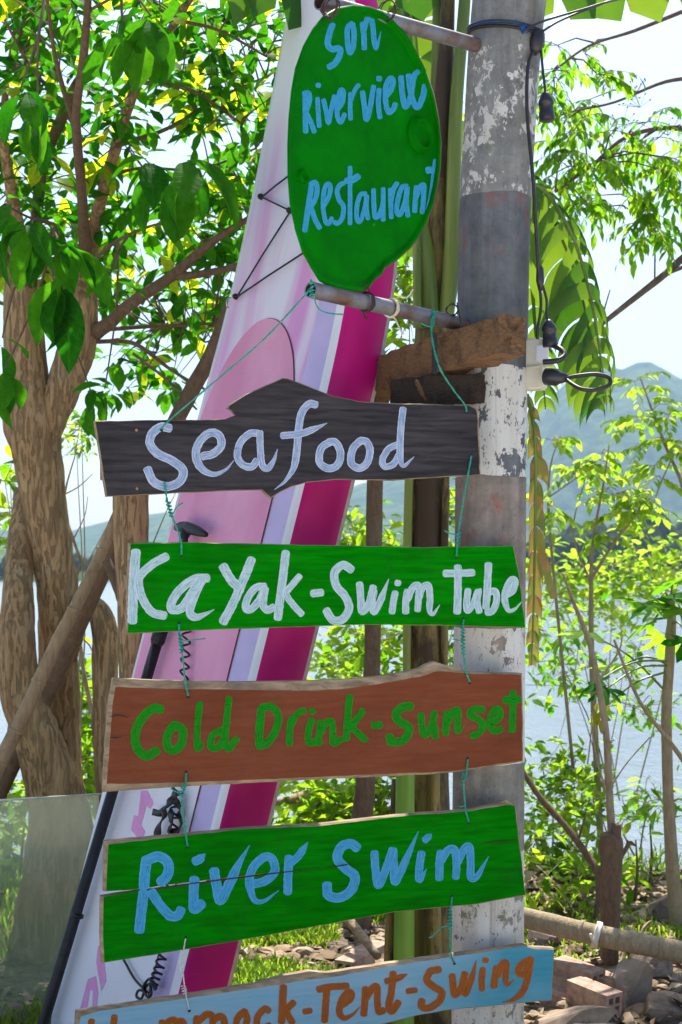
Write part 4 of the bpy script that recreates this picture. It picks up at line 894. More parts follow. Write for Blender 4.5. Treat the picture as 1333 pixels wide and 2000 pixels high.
twine([pl2(906, 1210, 0.003), pl2(904, 1228, f_), P(905, 1262, 3.95), pl3(910, 1308, f_), pl3(918, 1332, 0.003)], 'green twine at the right between the KaYak and Cold Drink signs', (P(904, 1226, 3.955), P(905, 1280, 3.955)), [P(904, 1252, 3.95), P(894, 1250, 3.95), P(884, 1248, 3.95)], seed=8)
twine([pl3(914, 1483, 0.003), pl3(912, 1505, 0.005), P(906, 1530, 3.95), P(908, 1560, 3.95), pl4(910, 1582, f_), pl4(916, 1606, 0.003)], 'green twine at the right between the Cold Drink and River Swim signs', (P(907, 1508, 3.955), P(906, 1524, 3.955)), [P(910, 1572, 3.95), P(902, 1576, 3.94), P(897, 1574, 3.94)], seed=9)
twine([pl4(883, 1752, 0.003), pl4(881, 1776, f_), P(879, 1810, 3.95), P(880, 1845, 3.95), pl5(882, 1866, f_), pl5(888, 1880, 0.003)], 'green twine at the right between the River Swim and turquoise signs', (P(880, 1776, 3.955), P(879, 1815, 3.95)), [P(879, 1808, 3.95), P(862, 1812, 3.94), P(848, 1826, 3.94), P(838, 1832, 3.94)], seed=10)

# ------------------------------------------------------------------ wiring on the pole
YW = 4.12
M_CABLE = flat('black_cable', (0.02, 0.018, 0.02), 0.5, var=0.3)
M_SOCK = flat('black_bakelite', (0.022, 0.019, 0.024), 0.4, var=0.3, spec=0.5)
rootW = thing('string_light_cable', P(1050, 655, YW), 'black cable with sockets running down the right side of the pole', 'cable')
def cable(pts, r, name='wire', root=rootW, mat=M_CABLE):
    mb = MB(); mb.tube(crom([tuple(P(*p)) for p in pts], 8), r, 8); return mb.build(name, mat, root)
cable([(1046, 92, 4.12), (1032, 130, 4.09), (1030, 220, 4.08), (1040, 330, 4.08), (1046, 420, 4.09), (1052, 520, 4.11), (1057, 545, 4.12)], 0.0055)
cable([(1055, 560, 4.12), (1057, 600, 4.12), (1051, 640, 4.12), (1050, 662, 4.13)], 0.0045)
cable([(1060, 556, 4.12), (1068, 585, 4.12), (1068, 610, 4.12), (1071, 632, 4.12)], 0.004)
cable([(1057, 92, 4.12), (1060, 130, 4.12), (1066, 182, 4.12)], 0.004)
def lathe(a, b, prof_, n=20): 
    d = b - a; mb = MB(); mb.tube([a + d * q for q, _ in prof_], [r for _, r in prof_], n); return mb
lathe(P(1053, 55, YW), P(1044, 106, YW), [(0, 0.006), (0.1, 0.018), (0.5, 0.024), (0.8, 0.020), (1, 0.010)]).build('junction_cap', M_SOCK, rootW)
lathe(P(1055, 518, YW), P(1056, 568, YW), [(0, 0.006), (0.15, 0.011), (0.6, 0.0125), (1, 0.006)]).build('junction_cap', M_SOCK, rootW)
SK = [(0, 0.007), (0.08, 0.013), (0.3, 0.0225), (0.42, 0.0235), (0.43, 0.0215), (0.7, 0.0215), (0.71, 0.0232), (0.96, 0.0235), (1.0, 0.021)]
lathe(P(1066, 180, YW), P(1069, 236, YW), SK).build('lamp_socket', M_SOCK, rootW)
lathe(P(1071, 624, YW), P(1076, 678, YW), SK).build('lamp_socket', M_SOCK, rootW)
cable([(1080, 674, 4.11), (1096, 682, 4.08), (1103, 694, 4.06), (1090, 704, 4.05), (1062, 707, 4.07)], 0.0085, 'bent_lead')
rootX = thing('outlet_box', P(1050, 766, 4.16), 'off-white electrical outlet box strapped to the right side of the pole', 'outlet box')
M_BOX = flat('cream_plastic', (0.62, 0.58, 0.46), 0.45, var=0.08, bump=0.04, nscale=8)
rz = Matrix.Rotation(R(-28), 3, 'Z')
def bevbox(c, sx, sy, sz, rot, b=0.006):
    bm = bmesh.new(); bmesh.ops.create_cube(bm, size=1); bmesh.ops.scale(bm, vec=(sx, sy, sz), verts=bm.verts); bmesh.ops.bevel(bm, geom=bm.edges[:], offset=b, segments=3, affect='EDGES')
    bm.verts.index_update(); mb = MB(); mb.add([Vector(c) + rot @ v.co for v in bm.verts], [tuple(v.index for v in f.verts) for f in bm.faces], smooth=False); bm.free(); return mb
bevbox(P(1045, 712, 4.17), 0.062, 0.055, 0.155, rz).build('housing', M_BOX, rootX)
bevbox(P(1060, 690, 4.13), 0.036, 0.016, 0.05, rz, 0.003).build('socket_plate', M_WLINE, rootX)
mb = MB(); mb.tube([P(1028, 718, 4.14), P(1050, 716, 4.13), P(1082, 712, 4.12)], 0.004, 8); mb.build('cable_strap', M_BOX, rootX)
rootG = thing('plug', P(1085, 752, 4.1), 'black plug with a looped lead stuck into the outlet box', 'plug')
lathe(P(1064, 735, 4.10), P(1112, 739, 4.06), [(0, 0.020), (0.05, 0.025), (0.5, 0.026), (0.6, 0.020), (1, 0.009)]).build('plug_body', M_SOCK, rootG)
cable([(1106, 739, 4.06), (1130, 734, 4.04), (1165, 731, 4.03), (1190, 738, 4.02), (1190, 752, 4.01), (1165, 761, 4.0), (1138, 760, 4.0), (1118, 750, 4.03), (1106, 740, 4.06)], 0.0062, 'lead', rootG)
# ties round the pole head and the lines that leave to the right
rootR = thing('blue_wire', P(990, 72, 4.1), 'bright blue wire wound round the top of the pole', 'wire')
axp = P(988, 70, 4.2); mb = MB()
mb.tube([axp + Vector((math.cos(a) * 0.1135, math.sin(a) * 0.1135, 0.006 * math.sin(a * 0.5) + 0.012 * (a / 12.5) - 0.02 * math.cos(a + 0.6))) for a in np.linspace(0, 12.5, 90)], 0.0026, 6); mb.build('loop', flat('blue_insulation', (0.01, 0.12, 0.5), 0.4), rootR)
mb = MB(); q = P(1022, 58, 4.09)
mb.tube([q + Vector((U(-1, 1) * 0.014, -0.004 + U(-1, 1) * 0.006, U(-1, 1) * 0.014)) for i in range(16)], 0.0024, 6); mb.build('knot', flat('blue_insulation_knot', (0.01, 0.12, 0.5), 0.4), rootR)
rootT = thing('black_cable_tie', axp - Vector((0, 0, 0.02)), 'black cables wrapped round the pole head and leading off to the upper right', 'cable')
mb = MB(); mb.tube([axp + Vector((math.cos(a) * 0.1155, math.sin(a) * 0.1155, -0.014 + 0.004 * a / 3 - 0.018 * math.cos(a + 0.6))) for a in np.linspace(0, 18.8, 120)], 0.0034, 6); mb.build('loop', M_CABLE, rootT)
cable([(1020, 62, 4.08), (1060, 42, 4.1), (1140, 18, 4.2), (1230, -6, 4.4), (1500, -60, 5.2), (2600, -180, 9.0)], 0.0035, 'line', rootT)
cable([(1062, 60, 4.1), (1095, 40, 4.14), (1160, 14, 4.25), (1240, -10, 4.45), (1500, -56, 5.3), (2600, -175, 9.0)], 0.0035, 'line', rootT)

# ------------------------------------------------------------------ leaves
def leaf_mesh(name, mat, L=1.0, W=0.5, peak=0.6, fold=0.12, curl=0.25, seg=5, wave=0.04, var=0.5, seed=0):
    """one leaf along +X, folded at its midrib, drooping at the tip; 4*seg triangles"""
    r_ = random.Random(seed); mb = MB(); vs = []
    for i in range(seg + 1):
        t = i / seg; a = t / peak if t < peak else (1 - t) / (1 - peak)
        w = W / 2 * max(0.0, math.sin(a * math.pi / 2)) ** (0.8 if t < peak else 0.75)
        if i == 0: w = 0.012 * L
        if i == seg: w = 0.004 * L
        z = -curl * L * t * t; x = L * t * (1 - 0.12 * curl * t)
        vs += [(x, w, z + fold * w * 2 + r_.uniform(-wave, wave) * L * (0 < i < seg)), (x, 0, z), (x, -w, z + fold * w * 2 + r_.uniform(-wave, wave) * L * (0 < i < seg))]
    mb.add(vs, [(i * 3 + k, (i + 1) * 3 + k, (i + 1) * 3 + k + 1, i * 3 + k + 1) for i in range(seg) for k in range(2)], var=var, uvs=[(v[0], v[1]) for v in vs])
    return mkmesh(mb, name, mat)

def variants(name, mat, n=6, **kw):
    out = []
    for i in range(n):
        k = dict(kw); k['W'] = kw.get('W', 0.5) * U(0.88, 1.15); k['curl'] = kw.get('curl', 0.25) * U(0.4, 1.8); k['fold'] = kw.get('fold', 0.12) * U(0.5, 1.8)
        out.append(leaf_mesh(name, mat, var=i / n, seed=i, **k))
    return out
_cache = {}
def mesh_np(me):
    if me.name not in _cache:
        co = np.zeros(len(me.vertices) * 3); me.vertices.foreach_get('co', co); _cache[me.name] = (co.reshape(-1, 3), [tuple(p.vertices) for p in me.polygons])
    return _cache[me.name]

def orient(pos, d, roll, size):
    d = d.normalized(); s = d.cross(Vector((0, 0, 1)))
    if s.length < 1e-3: s = Vector((1, 0, 0))
    s.normalize(); n = s.cross(d)
    y = -s * math.cos(roll) + n * math.sin(roll); z = d.cross(y)
    m = Matrix((d, y, z)).transposed().to_4x4() @ Matrix.Diagonal((size, size, size, 1)); m.translation = pos
    return m

def inframe(p):
    if p.y < 0.3: return False
    x = p.x / p.y * F + CX; y = CY - (p.z - CAMZ) / p.y * F
    return -30 < x < 1363 and -30 < y < 2030

def foliage(root, leaves, maxparts, name='leaf', mass='foliage', minpx=10):
    """leaves: (matrix, mesh). The largest in view become parts of their own, the rest one mass"""
    org = wloc(root); key = []
    for i, (m, me) in enumerate(leaves):
        p = m.translation; key.append((-(m.to_scale().x / max(0.5, p.y)) if inframe(p) else 0.0, i))
    key.sort(); big = {i for k, i in key[:maxparts] if -k * F * 0.45 > minpx}
    mb = MB(); mats = None
    for i, (m, me) in enumerate(leaves):
        if i in big:
            o = mkobj(name, me, root); mm = m.copy(); mm.translation = m.translation - org; o.matrix_local = mm
        else:
            co, fs = mesh_np(me); A = np.array(m); w = co @ A[:3, :3].T + A[:3, 3]
            b = len(mb.v); mb.v.extend(map(tuple, w)); mb.var.extend([rng.random()] * len(w)); mb.uv.extend(map(tuple, co[:, :2])); mb.has_uv = True
            for f in fs: mb.f.append(tuple(b + q for q in f)); mb.m.append(0); mb.sm.append(True)
            mats = me.materials[0]
    if mb.f: tag(mb.build(mass, mats, root), kind='stuff')

M_LEAF = leafmat('broad_leaf', (0.18, 0.30, 0.010), (0.36, 0.44, 0.018), (0.56, 0.74, 0.012), (0.84, 0.88, 0.04), 0.70)
M_LEAFD = leafmat('shaded_broad_leaf', (0.010, 0.095, 0.004), (0.035, 0.18, 0.008), (0.02, 0.22, 0.004), (0.14, 0.46, 0.008), 0.5, 0.65)  # shade of the near clusters put into a darker, less translucent leaf colour
M_LEAFY = leafmat('yellow_leaf', (0.20, 0.16, 0.01), (0.32, 0.28, 0.02), (0.34, 0.30, 0.02), (0.42, 0.40, 0.03), 0.45)
M_SMALL = leafmat('small_leaf', (0.03, 0.11, 0.006), (0.09, 0.21, 0.010), (0.10, 0.40, 0.008), (0.46, 0.70, 0.03), 0.62)
M_LIME = leafmat('lime_leaf', (0.06, 0.16, 0.01), (0.16, 0.26, 0.02), (0.26, 0.54, 0.015), (0.60, 0.76, 0.06), 0.6)
M_BUSH = leafmat('bush_leaf', (0.025, 0.095, 0.006), (0.12, 0.21, 0.010), (0.14, 0.42, 0.008), (0.56, 0.74, 0.03), 0.62)
V_BROAD = variants('leaf', M_LEAF, 8, W=0.46, peak=0.62, curl=0.25)
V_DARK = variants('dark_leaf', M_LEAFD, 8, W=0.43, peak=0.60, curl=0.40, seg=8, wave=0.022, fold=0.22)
V_YEL = variants('yellow_leaf', M_LEAFY, 3, W=0.42, peak=0.6)
V_SMALL = variants('small_leaf', M_SMALL, 5, W=0.36, peak=0.4, seg=3, curl=0.3)
V_LIME = variants('lime_leaf', M_LIME, 5, W=0.5, peak=0.5, seg=3)
V_BUSH = variants('bush_leaf', M_BUSH, 6, W=0.42, peak=0.5, seg=3)

def m_bark(name, a, b, c3, sc=(9, 9, 2.2), bump=0.9):
    t = NT(name); v = t.coord('Object', sc); g = t.noise(v, 2.6, 8, 0.72, 0.25); n2 = t.noise(t.coord('Object'), 5, 5, 0.65); fis = t.noise(t.coord('Object', (sc[0] * 3.2, sc[1] * 3.2, sc[2] * 2.0)), 2.0, 6, 0.68, 0.35)
    c = t.ramp(g, [(0.3, a), (0.7, b)]); c = t.mix(t.ramp(n2, [(0.55, 0.0), (0.7, 0.7)]), c, c3)
    h = t.math('ADD', g, t.math('MULTIPLY', t.ramp(fis, [(0.40, 0.0), (0.50, 1.0)]), 0.6))
    c = t.mix(t.ramp(fis, [(0.32, 0.26), (0.50, 0.0)]), c, (0.06, 0.04, 0.025))
    return t.done(c, 0.92, nrm=t.bump(h, bump, 0.02), spec=0.12)
M_BARK = m_bark('tree_bark', (0.34, 0.215, 0.105), (0.50, 0.345, 0.185), (0.42, 0.34, 0.21))
M_TWIG = m_bark('twig_bark', (0.10, 0.065, 0.04), (0.22, 0.15, 0.10), (0.16, 0.13, 0.09), (20, 20, 8), 0.4)
M_PALEB = m_bark('pale_bark', (0.24, 0.18, 0.11), (0.42, 0.34, 0.22), (0.33, 0.30, 0.2), (16, 16, 6), 0.4)

# ------------------------------------------------------------------ the big tree on the left
YT = 6.0
lean = lambda py: max(0.0, (560 - py) / 560) * 1.15       # the crown arches over towards the camera
rootL = thing('broadleaf_tree', P(125, 1830, YT), 'big forked tree with rough brown trunks and broad bright leaves at the left', 'tree')
mb = MB()
limb(mb, [(118, 1860, 215, YT), (120, 1720, 172, YT), (116, 1580, 128, YT), (78, 1460, 108, YT - 0.05), (42, 1350, 96, YT - 0.1), (35, 1200, 76, YT - 0.1), (40, 1060, 56, YT), (50, 960, 44, YT + 0.1)], 56, 24, 0.13, 5, ridge=0.07, thin=0.9)
limb(mb, [(135, 1780, 120, YT + 0.1), (122, 1500, 84, YT + 0.18), (114, 1300, 84, YT + 0.12), (110, 1150, 86, YT + 0.05), (92, 1020, 92, YT), (76, 900, 104, YT), (62, 820, 118, YT), (50, 720, 88, YT), (46, 600, 82, YT), (40, 530, 62, YT), (30, 430, 34, YT - 0.25), (10, 300, 22, YT - 0.5), (-30, 120, 16, YT - 0.8)], 56, 24, 0.13, 5, ridge=0.07, thin=0.9)
limb(mb, [(70, 880, 70, YT), (100, 810, 76, YT), (130, 745, 74, YT), (155, 670, 76, YT), (166, 595, 60, YT), (170, 530, 40, YT), (190, 420, 27, YT - 0.28), (228, 285, 24, YT - 0.5), (268, 165, 22, YT - 0.7), (335, 56, 18, YT - 0.9), (400, -50, 14, YT - 1.1)], 48, 24, 0.12, 6, ridge=0.06, thin=0.92)
limb(mb, [(130, 1300, 40, YT + 0.1), (158, 1195, 46, YT), (190, 1190, 52, YT), (206, 1240, 56, YT), (205, 1330, 54, YT), (206, 1450, 54, YT), (214, 1580, 58, YT), (220, 1760, 70, YT)], 44, 20, 0.14, 6, ridge=0.07, thin=0.9)
mb.build('trunk', M_BARK, rootL)
mb = MB(); BR = []
for b in ([(168, 520, 26, YT), (160, 372, 20, YT - 0.2), (149, 232, 18, YT - 0.3), (163, 116, 17, YT - 0.3), (172, 10, 14, YT - 0.3), (176, -80, 10, YT - 0.3)],
          [(55, 580, 30, YT), (72, 430, 24, YT + 0.2), (84, 325, 22, YT + 0.3), (130, 209, 21, YT + 0.3), (158, 153, 18, YT + 0.4), (209, 107, 15, YT + 0.5), (255, 85, 10, YT + 0.6)],
          [(186, 650, 34, YT), (215, 630, 27, YT - 0.1), (260, 590, 24, YT - 0.2), (335, 540, 22, YT - 0.2), (418, 470, 17, YT - 0.1), (505, 416, 12, YT)],
          [(335, 541, 16, YT - 0.2), (400, 534, 15, YT - 0.2), (480, 514, 13, YT - 0.1), (560, 470, 9, YT)],
          [(187, 667, 10, YT), (262, 671, 9, YT), (337, 724, 7, YT), (400, 760, 5, YT)], [(190, 645, 9, YT), (300, 637, 8, YT + 0.2), (420, 632, 6, YT + 0.3)],
          [(260, 690, 6, YT), (330, 745, 6, YT), (385, 800, 4, YT)], [(20, 372, 18, YT + 0.3), (8, 223, 14, YT + 0.4), (30, 60, 10, YT + 0.5)],
          [(228, 285, 10, YT), (330, 250, 8, YT + 0.2), (430, 190, 6, YT + 0.4), (520, 150, 4, YT + 0.5)], [(150, 260, 12, YT - 0.2), (110, 120, 9, YT - 0.3), (90, -20, 6, YT - 0.4)],
          [(270, 160, 9, YT), (370, 175, 8, YT), (470, 240, 5, YT)], [(158, 372, 9, YT), (260, 330, 7, YT + 0.3), (390, 330, 5, YT + 0.5), (500, 290, 4, YT + 0.6)],
          [(130, 209, 9, YT), (60, 130, 7, YT), (10, 40, 5, YT)], [(40, 540, 20, YT), (-20, 460, 14, YT - 0.3), (-70, 420, 10, YT - 0.5)],
          [(170, 520, 9, YT), (230, 470, 7, YT - 0.5), (300, 440, 5, YT - 0.8), (370, 430, 4, YT - 0.9)], [(60, 560, 12, YT), (90, 480, 9, YT - 0.6), (110, 440, 6, YT - 0.9)],
          [(350, 40, 8, YT), (430, 60, 6, YT), (520, 110, 4, YT)], [(175, 20, 6, YT - 0.3), (250, -20, 5, YT - 0.4), (330, -60, 4, YT)]):
    BR += limb(mb, [(q[0], q[1], q[2], q[3] - lean(q[1])) for q in b], 10, 6, 0.10, 12)
mb.build('branch', M_TWIG, rootL)
BR = [p for p in BR]
tw = MB(); leaves = []
def twig(a, b, r0_=0.004, r1=0.0018, sag=0.08):
    m = (a + b) / 2 + Vector((U(-1, 1), U(-1, 1), U(-0.3, 1))) * (b - a).length * sag
    tw.tube([Vector(q) for q in crom([tuple(a), tuple(m), tuple(b)], 3)], list(np.linspace(r0_, r1, 7)), 5, caps=False)
def near(p, pts): return min(pts, key=lambda q: (q - p).length_squared)
def rosette(c, n, size, vs, el=(-0.9, 0.45), jit=0.03, out=None):
    a0 = U(0, 6.28)
    for k in range(n):
        a = a0 + k * 6.283 / n + U(-0.4, 0.4); e = U(*el); d = Vector((math.cos(a) * math.cos(e), math.sin(a) * math.cos(e), math.sin(e)))
        (leaves if out is None else out).append((orient(c + d * jit + Vector((U(-1, 1), U(-1, 1), U(-1, 1))) * jit, d, U(-0.5, 0.5), size * U(0.7, 1.15)), rng.choice(vs)))
def crown_ok(x, y):
    lim = np.interp(x, [-80, 60, 130, 200, 330, 430, 470, 520, 560, 600], [600, 560, 560, 760, 850, 760, 600, 380, 250, 90])
    if y > lim: return False
    return noise.noise(Vector((x * 0.0105, y * 0.0105, 4.4))) > (-0.33 if y < 640 else -0.10)
n = 0
while n < 400:
    x, y = U(-60, 590), U(-50, 860)
    if not crown_ok(x, y): continue
    Y = 6.9 - 1.75 * (700 - y) / 700 + U(-0.5, 0.55); c = P(x, y, Y); n += 1
    q = near(c, BR)
    if (q - c).length < 1.3 and U(0, 1) < 0.7: twig(q, c)
    v = V_YEL if U(0, 1) < 0.015 else V_BROAD
    rosette(c, rng.choice((4, 5, 6, 7)), U(0.085, 0.145) * Y / 6.0, v)
for k in range(36):      # finer leaves further in
    x, y = U(180, 600), U(180, 640)
    if crown_ok(x, y):
        c = P(x, y, U(8, 9.5)); rosette(c, 5, 0.13, V_BROAD, (-0.7, 0.7), 0.15)
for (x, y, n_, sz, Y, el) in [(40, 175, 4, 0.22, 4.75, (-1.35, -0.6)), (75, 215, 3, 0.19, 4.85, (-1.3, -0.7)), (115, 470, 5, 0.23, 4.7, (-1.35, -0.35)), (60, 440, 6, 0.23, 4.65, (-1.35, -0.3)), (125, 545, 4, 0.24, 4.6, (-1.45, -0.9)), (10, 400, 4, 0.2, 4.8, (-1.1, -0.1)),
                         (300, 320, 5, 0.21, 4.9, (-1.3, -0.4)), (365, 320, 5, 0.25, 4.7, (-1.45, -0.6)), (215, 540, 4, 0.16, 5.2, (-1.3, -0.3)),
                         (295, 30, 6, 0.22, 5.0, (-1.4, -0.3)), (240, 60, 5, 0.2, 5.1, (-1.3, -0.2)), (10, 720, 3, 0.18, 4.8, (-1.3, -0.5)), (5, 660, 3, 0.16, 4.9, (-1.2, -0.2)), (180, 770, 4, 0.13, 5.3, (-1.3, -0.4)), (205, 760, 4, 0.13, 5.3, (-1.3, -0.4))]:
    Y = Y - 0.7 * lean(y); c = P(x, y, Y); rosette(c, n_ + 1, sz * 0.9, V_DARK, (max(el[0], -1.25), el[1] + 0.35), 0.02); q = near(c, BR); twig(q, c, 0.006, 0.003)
tag(tw.build('twigs', M_TWIG, rootL), kind='stuff')
foliage(rootL, leaves, 300)

# ------------------------------------------------------------------ post, batten, bamboo prop and stubs behind the signs' left end
mb = MB(); limb(mb, [(262, 1760, 66, 5.1), (264, 1400, 64, 5.1), (264, 1200, 66, 5.1), (257, 1050, 66, 5.1), (256, 940, 68, 5.1), (254, 880, 66, 5.1)], 48, 24, 0.10, 7, ridge=0.06)
tag(mb.build('wooden_post', M_BARK, origin=P(262, 1740, 5.1)), 'upright bark covered post behind the left end of the Seafood sign', 'post')
mb = MB(); mb.box((P(203, 922, 3.77) + P(250, 918, 3.80)) / 2, 0.085, 0.022, 0.052, Matrix.Rotation(R(18), 3, 'Z'), jit=0.002)
tag(mb.build('batten', M_RAW, origin=P(215, 940, 3.78)), 'small wooden batten sticking out behind the left end of the Seafood sign', 'batten')
M_BAMBOO = m_bark('dry_bamboo', (0.24, 0.165, 0.09), (0.42, 0.31, 0.18), (0.10, 0.065, 0.04), (26, 26, 3), 0.25)
def bamboo(name, pts, nodes, label, cat='bamboo pole', mat=M_BAMBOO):
    c = crom(pts, 10); w = [P(q[0], q[1], q[3]) for q in c]; r = [q[2] / 2 * q[3] / F for q in c]; root = thing(name, min((w[0], w[-1]), key=lambda v: v.z), label, cat)
    mb = MB(); mb.tube(w, r, 16, rough=0.05, rfreq=9); mb.build('culm', mat, root)
    for f in nodes:
        i = int(f * (len(w) - 1)); i = min(max(i, 1), len(w) - 2); d = (w[i + 1] - w[i - 1]).normalized(); mb = MB()
        mb.tube([w[i] - d * 0.008, w[i] - d * 0.003, w[i] + d * 0.003, w[i] + d * 0.008], [r[i] * 0.99, r[i] * 1.13, r[i] * 1.13, r[i] * 0.99], 16, rough=0.05, rfreq=20); mb.build('node_ring', mat, root)
    return root
bamboo('bamboo_pole', [(232, 1000, 21, 5.35), (178, 1125, 24, 5.3), (110, 1260, 27, 5.25), (45, 1400, 29, 5.2), (0, 1490, 30, 5.15), (-60, 1620, 32, 5.1), (-300, 2150, 40, 4.9)], (0.10, 0.26, 0.42, 0.55, 0.68), 'dry brown bamboo pole slanting across the tree trunk at the left')
mb = MB(); limb(mb, [(455, 590, 26, 5.6), (415, 690, 32, 5.6), (380, 755, 32, 5.6), (335, 840, 34, 5.6), (250, 1010, 36, 5.6), (100, 1330, 38, 5.9), (-120, 1780, 44, 6.0)], 14, 8, 0.15, 8)
tag(mb.build('leaning_log', M_TWIG, origin=P(-120, 1780, 6.0)), 'dark slanting log seen above the Seafood sign beside the board', 'log')
mb = MB(); limb(mb, [(208, 1096, 16, 5.2), (222, 1125, 20, 5.18), (240, 1165, 24, 5.15), (255, 1190, 26, 5.12)], 10, 4, 0.3, 20)
tag(mb.build('broken_branch', M_TWIG, origin=P(250, 1190, 5.12)), 'short broken branch stub between the bamboo pole and the post', 'branch')

# bare twigs in the gap left of the post
mb = MB()
for b in ([(160, 1100, 6, 6.6), (130, 1010, 5, 6.6), (128, 960, 4, 6.6), (150, 880, 2, 6.6)], [(128, 965, 3, 6.6), (155, 950, 2.4, 6.6), (182, 925, 1.5, 6.6)], [(130, 1000, 3, 6.6), (118, 930, 2, 6.6), (122, 900, 1.5, 6.6)], [(160, 1100, 6, 6.6), (150, 1140, 7, 6.6), (162, 1300, 8, 6.6), (200, 1500, 10, 6.6), (210, 1760, 14, 6.6)], [(140, 1060, 3, 6.6), (165, 1010, 2, 6.6), (172, 970, 1.4, 6.6)], [(165, 1110, 3, 6.6), (190, 1065, 2, 6.6), (218, 1010, 1.5, 6.6)], [(300, 1060, 3, 6.4), (325, 1000, 2, 6.4), (345, 960, 1.5, 6.4)], [(150, 1240, 4, 6.6), (175, 1260, 3, 6.6), (190, 1300, 2, 6.6)]):
    limb(mb, b, 7, 5, 0.1, 20)
tag(mb.build('bare_sapling', M_PALEB, origin=P(210, 1760, 6.6)), 'thin bare leafless sapling between the trunk and the post', 'sapling')

# ------------------------------------------------------------------ banana plant behind the pole
def m_banana(name, a, b, dry, dryamt, tr1, tr2, tf):
    t = NT(name); n1 = t.noise(t.coord('Object'), 5, 5, 0.6); n2 = t.noise(t.coord('Object', (3, 3, 3)), 6, 6, 0.7); f = t.math('ADD', t.math('MULTIPLY', t.attr(), 0.5), t.math('MULTIPLY', n1, 0.5))
    d = t.ramp(n2, [(1 - dryamt - 0.04, 0.0), (1 - dryamt + 0.04, 1.0)])
    return t.done(t.mix(d, t.ramp(f, [(0.25, a), (0.75, b)]), dry), 0.4, spec=0.4, trans=t.mix(d, t.ramp(f, [(0.25, tr1), (0.75, tr2)]), (0.35, 0.2, 0.05)), tfac=tf)
M_BAN = m_banana('banana_leaf', (0.02, 0.075, 0.008), (0.07, 0.15, 0.012), (0.22, 0.13, 0.04), 0.33, (0.05, 0.20, 0.006), (0.30, 0.46, 0.02), 0.45)
M_BAND = m_banana('dry_banana_leaf', (0.10, 0.14, 0.02), (0.22, 0.22, 0.03), (0.30, 0.17, 0.05), 0.48, (0.18, 0.24, 0.03), (0.34, 0.30, 0.05), 0.3)
def m_stem():
    t = NT('banana_stem'); s = t.noise(t.coord('Object', (26, 26, 0.9)), 1.0, 5, 0.65); b = t.noise(t.coord('Object', (5, 5, 1.6)), 1.6, 5, 0.7)
    c = t.ramp(s, [(0.3, (0.05, 0.04, 0.015)), (0.5, (0.15, 0.12, 0.03)), (0.72, (0.30, 0.21, 0.07))]); c = t.mix(t.ramp(b, [(0.44, 0.0), (0.54, 0.92)]), c, (0.035, 0.02, 0.012))
    return t.done(c, 0.55, nrm=t.bump(s, 0.5, 0.008), spec=0.3)
M_STEM = m_stem()
M_PET = (lambda t: t.done(t.ramp(t.noise(t.coord('Object', (20, 20, 1)), 1.0, 4), [(0.32, (0.05, 0.10, 0.015)), (0.68, (0.20, 0.25, 0.045))]), 0.4, spec=0.4))(NT('banana_stalk'))
M_FRESH = (lambda t: t.done(t.ramp(t.noise(t.coord('Object', (20, 20, 1)), 1.0, 4), [(0.3, (0.10, 0.24, 0.02)), (0.7, (0.22, 0.40, 0.05))]), 0.4, spec=0.4))(NT('young_banana_stem'))
YBn = 4.85
rootN = thing('banana_plant', P(838, 2120, YBn), 'tall banana plant with torn leaves growing right behind the pole', 'banana plant')
mb = MB(); limb(mb, [(838, 2140, 96, YBn), (836, 1800, 92, YBn), (833, 1500, 88, YBn), (832, 1200, 84, YBn), (834, 950, 84, YBn), (846, 700, 78, YBn), (852, 520, 70, YBn), (858, 380, 56, YBn), (866, 200, 40, YBn), (874, 40, 30, YBn), (880, -160, 22, YBn)], 22, 10, 0.07, 7); mb.build('pseudostem', M_STEM, rootN)
for pts, mt in (([(795, 1330, 16, 4.78), (796, 1100, 18, 4.78), (800, 930, 18, 4.78), (812, 760, 14, 4.79)], M_PET), ([(868, 1330, 12, 4.78), (868, 1100, 16, 4.78), (872, 930, 14, 4.78)], M_STEM), ([(842, 640, 40, 4.79), (828, 500, 44, 4.80), (822, 430, 36, 4.82), (838, 330, 26, 4.85), (850, 200, 22, 4.9), (856, 0, 22, 4.9), (850, -160, 18, 4.9)], M_PET), ([(872, 620, 30, 4.78), (884, 500, 36, 4.78), (886, 380, 30, 4.78), (892, 200, 26, 4.8), (906, 30, 24, 4.8), (915, -120, 20, 4.8)], M_PET), ([(815, 640, 16, 4.75), (815, 500, 18, 4.76), (812, 400, 14, 4.8), (806, 200, 14, 4.85), (795, 30, 16, 4.9), (780, -110, 14, 4.95)], M_PET), ([(850, 1900, 26, 4.76), (846, 1700, 30, 4.76), (848, 1500, 24, 4.77)], M_STEM)):
    mb = MB(); limb(mb, pts, 12, 8, 0.06, 8); mb.build('leaf_sheath', mt, rootN)
